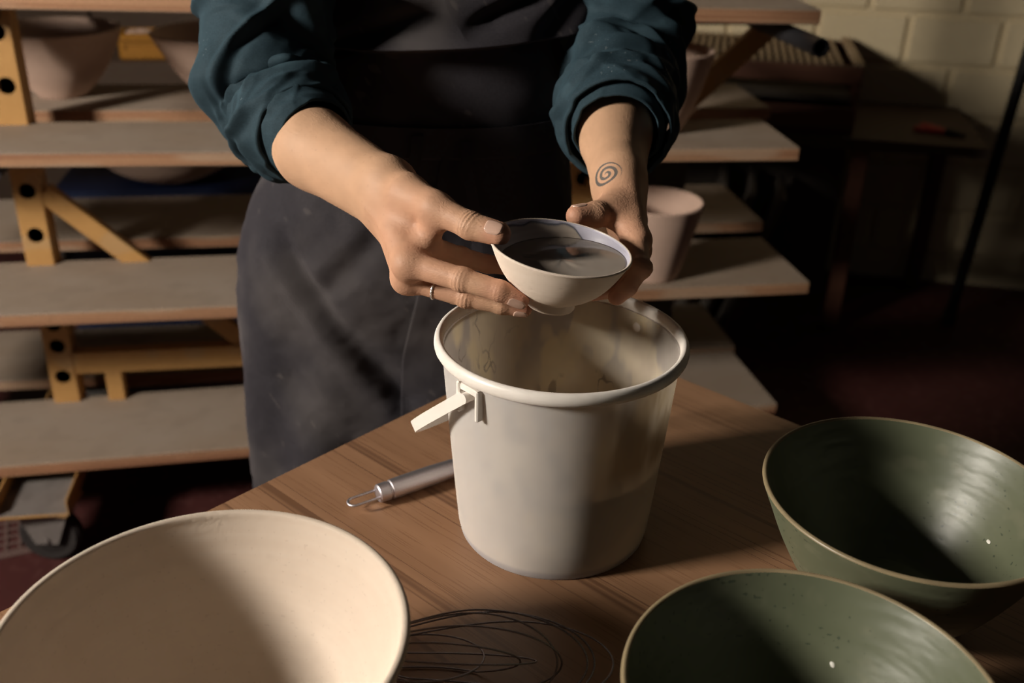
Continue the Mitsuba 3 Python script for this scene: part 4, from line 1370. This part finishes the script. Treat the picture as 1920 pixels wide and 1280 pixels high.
def rand_folds(seed, n, s_rng, amp, w, slope=0.03):
    r = np.random.default_rng(seed)
    return [(r.uniform(*s_rng), r.uniform(0, 2 * np.pi), r.normal(0, slope), r.uniform(*w), r.uniform(*amp), r.uniform(0.6, 1.4)) for _ in range(n)]


CUFF_R = A3(-0.214, 0.992, 1.063)
sR = [A3(-0.285, 1.240, 1.375), A3(-0.300, 1.163, 1.26), A3(-0.267, 1.100, 1.168), A3(-0.264, 1.062, 1.105), A3(-0.249, 1.040, 1.072), CUFF_R]
mR, _ = sleeve(sR, [0.034, 0.069, 0.068, 0.063, 0.056, 0.048], rand_folds(4, 34, (0.10, 0.42), (0.005, 0.013), (0.007, 0.015), 0.03), 5)
add("person__shirt__sleeve", mR, "mat_shirt", True)
sL = [A3(0.088, 1.285, 1.375), A3(0.105, 1.245, 1.26), A3(0.112, 1.200, 1.165), A3(0.114, 1.145, 1.100), A3(0.106, 1.085, 1.082), A3(0.1005, 1.025, 1.068)]
mL, _ = sleeve(sL, [0.034, 0.071, 0.069, 0.062, 0.055, 0.051], rand_folds(9, 32, (0.08, 0.40), (0.006, 0.014), (0.007, 0.015), 0.03), 6)
add("person__shirt__sleeve_001", mL, "mat_shirt", True)


def cuff(i, a, b, r0, r1, seed, droop):
    path = np.array([a, a * 0.5 + b * 0.5, b])
    m_, _ = sleeve(path, [r0, (r0 + r1) / 2 + 0.003, r1], rand_folds(seed, 7, (0.0, 0.05), (0.002, 0.006), (0.005, 0.010), 0.02), seed, n=60, lining=0.045, thick=0.0045, noise_amp=0.004)
    v = np.array(m_.vertices)
    add("person__shirt__" + nth("cuff", i), trimesh.Trimesh(v, m_.faces, process=False), "mat_shirt", True)


cuff(0, A3(-0.246, 1.034, 1.069), A3(-0.210, 0.986, 1.060), 0.056, 0.051, 31, 0)
cuff(1, A3(0.105, 1.072, 1.079), A3(0.1005, 1.012, 1.065), 0.060, 0.056, 37, 0)


m_, _ = sleeve([A3(-0.236, 1.018, 1.066), A3(-0.214, 0.990, 1.0625), A3(-0.196, 0.968, 1.0585)], [0.050, 0.046, 0.041], rand_folds(17, 5, (0.02, 0.06), (0.001, 0.003), (0.005, 0.009), 0.01), 3, n=40, lining=0.03, thick=0.003, noise_amp=0.002)
add("person__shirt__inner_cuff", m_, "mat_shirt", True)
m_, _ = sleeve([A3(0.1035, 1.060, 1.076), A3(0.1015, 1.030, 1.069), A3(0.1000, 1.006, 1.0635)], [0.052, 0.047, 0.043], rand_folds(23, 5, (0.02, 0.06), (0.001, 0.003), (0.005, 0.009), 0.01), 4, n=40, lining=0.03, thick=0.003, noise_amp=0.002)
add("person__shirt__inner_cuff_001", m_, "mat_shirt", True)


def loft(zs, cx, cy, a, b, disp, n=220, m=240, t0=0.0, t1=2 * np.pi, pw=2.3):
    z = np.linspace(zs[0], zs[-1], n)
    order = np.argsort(zs)
    I = lambda q: np.interp(z, np.array(zs)[order], np.array(q)[order])
    from scipy.ndimage import gaussian_filter1d
    S = lambda q: gaussian_filter1d(I(q), n * 0.02, mode="nearest")
    full = abs(t1 - t0 - 2 * np.pi) < 1e-6
    th = np.linspace(t0, t1, m, endpoint=not full)
    ct, st = np.cos(th), np.sin(th)
    e = 2 / pw
    ux, uy = np.sign(ct) * np.abs(ct) ** e, np.sign(st) * np.abs(st) ** e
    X = S(cx)[:, None] + S(a)[:, None] * ux
    Y = S(cy)[:, None] + S(b)[:, None] * uy
    P = np.stack([X, Y, np.repeat(z[:, None], len(th), 1)], -1)
    N = np.stack([np.broadcast_to(ct, X.shape), np.broadcast_to(st, X.shape), 0 * X], -1)
    return P + N * disp(P, np.broadcast_to(th, X.shape), np.repeat(z[:, None], len(th), 1))[..., None], N


def sheet(P, N, thick):
    """A closed sheet from a grid of points."""
    q = P - N * thick
    k, m = P.shape[:2]
    it = np.arange(k * m).reshape(k, m)
    ib = it + k * m
    f = []
    for g, fl in ((it, 0), (ib, 1)):
        a, b, c, d = g[:-1, :-1].ravel(), g[:-1, 1:].ravel(), g[1:, 1:].ravel(), g[1:, :-1].ravel()
        f.append(np.stack([a, c, b] if fl else [a, b, c], 1))
        f.append(np.stack([a, d, c] if fl else [a, c, d], 1))
    bd = np.r_[it[0, :-1], it[:-1, -1], it[-1, :0:-1], it[:0:-1, 0]]
    f.append(np.stack([bd, bd + k * m, np.roll(bd, -1) + k * m], 1))
    f.append(np.stack([bd, np.roll(bd, -1) + k * m, np.roll(bd, -1)], 1))
    mm = trimesh.Trimesh(np.vstack([P.reshape(-1, 3), q.reshape(-1, 3)]), np.vstack(f), process=False)
    if mm.volume < 0:
        mm.invert()
    return mm


# shirt torso
ZS = [1.42, 1.37, 1.30, 1.16, 1.03, 0.92]
P, N = loft(ZS, [-0.097] * 4 + [-0.11, -0.135], [1.27, 1.265, 1.26, 1.25, 1.225, 1.215], [0.075, 0.15, 0.178, 0.172, 0.150, 0.165], [0.065, 0.09, 0.118, 0.124, 0.108, 0.115],
            lambda p, th, z: 0.006 * (meshkit.fbm(p * 14, 3, 2) - 0.5), 120, 160)
add("person__shirt__torso", skin_rings(P, True), "mat_shirt", True)
tors = scene["person__shirt__torso"]

def yoke(p):
    d = smin(cap(p, CH + A3(0, 0, 0.12), SR + A3(0, 0, 0.005), 0.080, 0.072), cap(p, CH + A3(0, 0, 0.12), SL + A3(0, 0, 0.005), 0.080, 0.072), 0.05)
    d = smin(d, cap(p, CH + A3(-0.07, 0, 0.04), CH + A3(0.07, 0, 0.04), 0.112, 0.112), 0.05)
    d = smin(d, cap(p, SR, SR * 0.6 + JR["elbow"] * 0.4, 0.070, 0.062), 0.04)
    d = smin(d, cap(p, SL, SL * 0.6 + JL["elbow"] * 0.4, 0.070, 0.062), 0.04)
    d = d + 0.006 * (meshkit.fbm(p * 16, 3, 12) - 0.5)
    d = np.maximum(d, 0.068 - np.linalg.norm(p - (NK + A3(0, -0.015, 0.055)), axis=1))
    return np.maximum(d, 1.215 - p[:, 2])


add("person__shirt__yoke", surface(yoke, (-0.42, 1.02, 1.19), (0.25, 1.46, 1.50), 0.008, 2), "mat_shirt", True)

# apron: bib and skirt
def gauss(x, w):
    return np.exp(-(x / w) ** 2)


def apron_disp(p, th, z):
    f = meshkit.fbm(np.stack([p[..., 0] * 9, p[..., 1] * 9, z * 4], -1), 3, 21) - 0.5
    d = 0.012 * f + 0.004 * (meshkit.fbm(p * 40, 3, 8) - 0.5)
    low = np.clip((0.95 - z) / 0.4, 0, 1)
    d = d + low * 0.010 * np.sin(th * 9 + 2 * np.sin(z * 5)) * (0.4 + meshkit.noise(np.stack([th * 1.3, z * 2, 0 * z], -1), 4))
    # the long crease running down and right from the hip
    x = p[..., 0]
    for (x0, z0, x1, z1, w, am) in ((-0.285, 0.90, -0.215, 0.79, 0.012, 0.010), (-0.215, 0.79, -0.13, 0.68, 0.018, 0.012), (-0.30, 0.72, -0.20, 0.60, 0.02, 0.006), (-0.16, 0.93, -0.23, 0.85, 0.014, 0.005)):
        dx, dz = x1 - x0, z1 - z0
        L = math.hypot(dx, dz)
        s = ((x - x0) * dx + (z - z0) * dz) / L
        o = ((x - x0) * -dz + (z - z0) * dx) / L
        win = np.clip(np.minimum(s, L - s) / 0.03 + 0.5, 0, 1)
        front = p[..., 1] < 1.2
        d = d - am * win * front * (gauss(o - 0.012, w) - 0.6 * gauss(o + 0.014, w))
    return d


ZA = [1.035, 0.985, 0.93, 0.86, 0.76, 0.64, 0.52, 0.42]
AX = [-0.105, -0.118, -0.130, -0.144, -0.1665, -0.171, -0.175, -0.175]
AY = [1.215, 1.205, 1.20, 1.203, 1.216, 1.218, 1.220, 1.22]
AA = [0.160, 0.172, 0.193, 0.204, 0.195, 0.194, 0.186, 0.180]
AB = [0.118, 0.122, 0.128, 0.131, 0.125, 0.124, 0.123, 0.122]
P, N = loft(ZA, AX, AY, AA, AB, apron_disp, 230, 420)
rings = np.concatenate([P, (P - N * 0.002)[::-1]])
add("person__apron__skirt", skin_rings(rings, False), "mat_apron", True)
# the overlapping panel whose edge hangs down the front
tE = -math.pi / 2 + 0.13
P, N = loft(ZA, AX, AY, AA, AB, lambda p, th, z: apron_disp(p, th, z) + 0.006 + 0.010 * np.clip((0.86 - z) / 0.3, 0, 1) * gauss(th - tE, 0.35), 160, 120, tE, tE + 1.75)
add("person__apron__front_panel", sheet(P, N, 0.0022), "mat_apron", True)


def bib_disp(p, th, z):
    d = 0.004 + 0.010 * (meshkit.fbm(np.stack([p[..., 0] * 10, p[..., 1] * 10, z * 12], -1), 3, 31) - 0.5)
    x = p[..., 0]
    zl = 1.118 + 0.06 * (x + 0.10) + 0.25 * (x + 0.10) ** 2
    over = np.clip((z - zl) / 0.010, 0, 1)
    over = over * over * (3 - 2 * over)
    d = d + 0.042 * over * np.exp(-np.clip(z - zl, 0, 1) / 0.10)
    for (xa, za, xb, zb, w, am) in ((-0.21, 1.115, -0.09, 1.165, 0.010, 0.012), (-0.055, 1.150, 0.02, 1.185, 0.009, 0.016), (0.0, 1.13, 0.05, 1.19, 0.010, 0.010)):
        dx, dz = xb - xa, zb - za
        L = math.hypot(dx, dz)
        s = ((x - xa) * dx + (z - za) * dz) / L
        o = ((x - xa) * -dz + (z - za) * dx) / L
        d = d - am * np.clip(np.minimum(s, L - s) / 0.03 + 0.4, 0, 1) * gauss(o, w)
    return d


tb0, tb1 = -math.pi / 2 - 1.15, -math.pi / 2 + 1.15
P, N = loft([1.30, 1.16, 1.09, 1.03, 0.985], [-0.097, -0.097, -0.10, -0.105, -0.118], [1.255, 1.245, 1.23, 1.215, 1.205], [0.176, 0.176, 0.166, 0.161, 0.173], [0.122, 0.130, 0.122, 0.1195, 0.1235], bib_disp, 260, 300, tb0, tb1)
add("person__apron__bib", sheet(P, N, 0.0022), "mat_apron", True)
P, N = loft([1.042, 1.008], [-0.105, -0.110], [1.215, 1.211], [0.161, 0.167], [0.119, 0.121], lambda p, th, z: 0.0085 + 0.003 * (meshkit.fbm(p * 20, 2, 3) - 0.5) + 0 * z, 12, 240)
rings = np.concatenate([P, (P - N * 0.003)[::-1]])
add("person__apron__waistband", skin_rings(np.concatenate([rings, rings[:1]]), False), "mat_apron", True)
for k, pts in enumerate(([(-0.108, 1.083, 1.035), (-0.112, 1.062, 0.99), (-0.118, 1.052, 0.93), (-0.116, 1.048, 0.87)], [(-0.055, 1.083, 1.030), (-0.052, 1.064, 1.00), (-0.043, 1.050, 0.955), (-0.042, 1.046, 0.91), (-0.050, 1.044, 0.86)])):
    c = spline(pts, 40)
    wd = A3(1, 0.05, 0) * 0.006
    nn = A3(0, 1, 0) * 0.0011
    r = np.stack([c - wd - nn, c + wd - nn, c + wd + nn, c - wd + nn], 1)
    add("person__apron__" + nth("tie_string", k), skin_rings(r), "mat_apron", 30)


def trousers(p):
    d = smin(cap(p, PE + A3(-0.06, 0, 0.02), PE + A3(0.06, 0, 0.02), 0.110, 0.110), cap(p, HIPR, KNR, 0.088, 0.066), 0.03)
    d = smin(d, cap(p, HIPL, KNL, 0.088, 0.066), 0.03)
    for k, a in ((KNR, ANR), (KNL, ANL)):
        d = smin(d, cap(p, k, a + A3(0, 0, 0.03), 0.066, 0.055), 0.02)
    return np.maximum(d, p[:, 2] - 1.0)


add("person__trousers", surface(trousers, (-0.36, 1.05, 0.03), (0.10, 1.45, 1.04), 0.010, 2), "mat_trousers", True)
for k, a in enumerate((ANR, ANL)):
    f = lambda p: np.maximum(smin(cap(p, a + A3(0, 0.025, -0.035), a + A3(0.012, -0.15, -0.045), 0.047, 0.040), cap(p, a, a + A3(0, 0, 0.02), 0.05, 0.05), 0.02), 0.001 - p[:, 2])
    add("person__" + nth("shoe", k), surface(f, a + A3(-0.08, -0.24, -0.09), a + A3(0.09, 0.1, 0.08), 0.007, 2), "mat_shoe", True)


def hair(p):
    fw = unit(A3(0.12, -0.9, -0.42))
    up = unit(A3(0, 0, 1) - fw * fw[2])
    sd = np.cross(fw, up)
    l = np.stack([(p - HD) @ sd, (p - HD) @ fw, (p - HD) @ up], 1)
    d = (np.linalg.norm((l - [0, -0.008, 0.008]) / [0.082, 0.098, 0.112], axis=1) - 1) * 0.085
    face = (np.linalg.norm((l - [0, 0.105, -0.03]) / [0.068, 0.075, 0.095], axis=1) - 1) * 0.068
    d = np.maximum(d, -face)
    bun = np.linalg.norm(l - [0, -0.105, 0.035], axis=1) - 0.042
    return smin(np.maximum(d, -(l[:, 2] + 0.075)), bun, 0.015) + 0.004 * (meshkit.fbm(p * 80, 2, 4) - 0.5)


add("person__hair", surface(hair, HD - 0.20, HD + 0.20, 0.007, 2), "mat_hair", True)
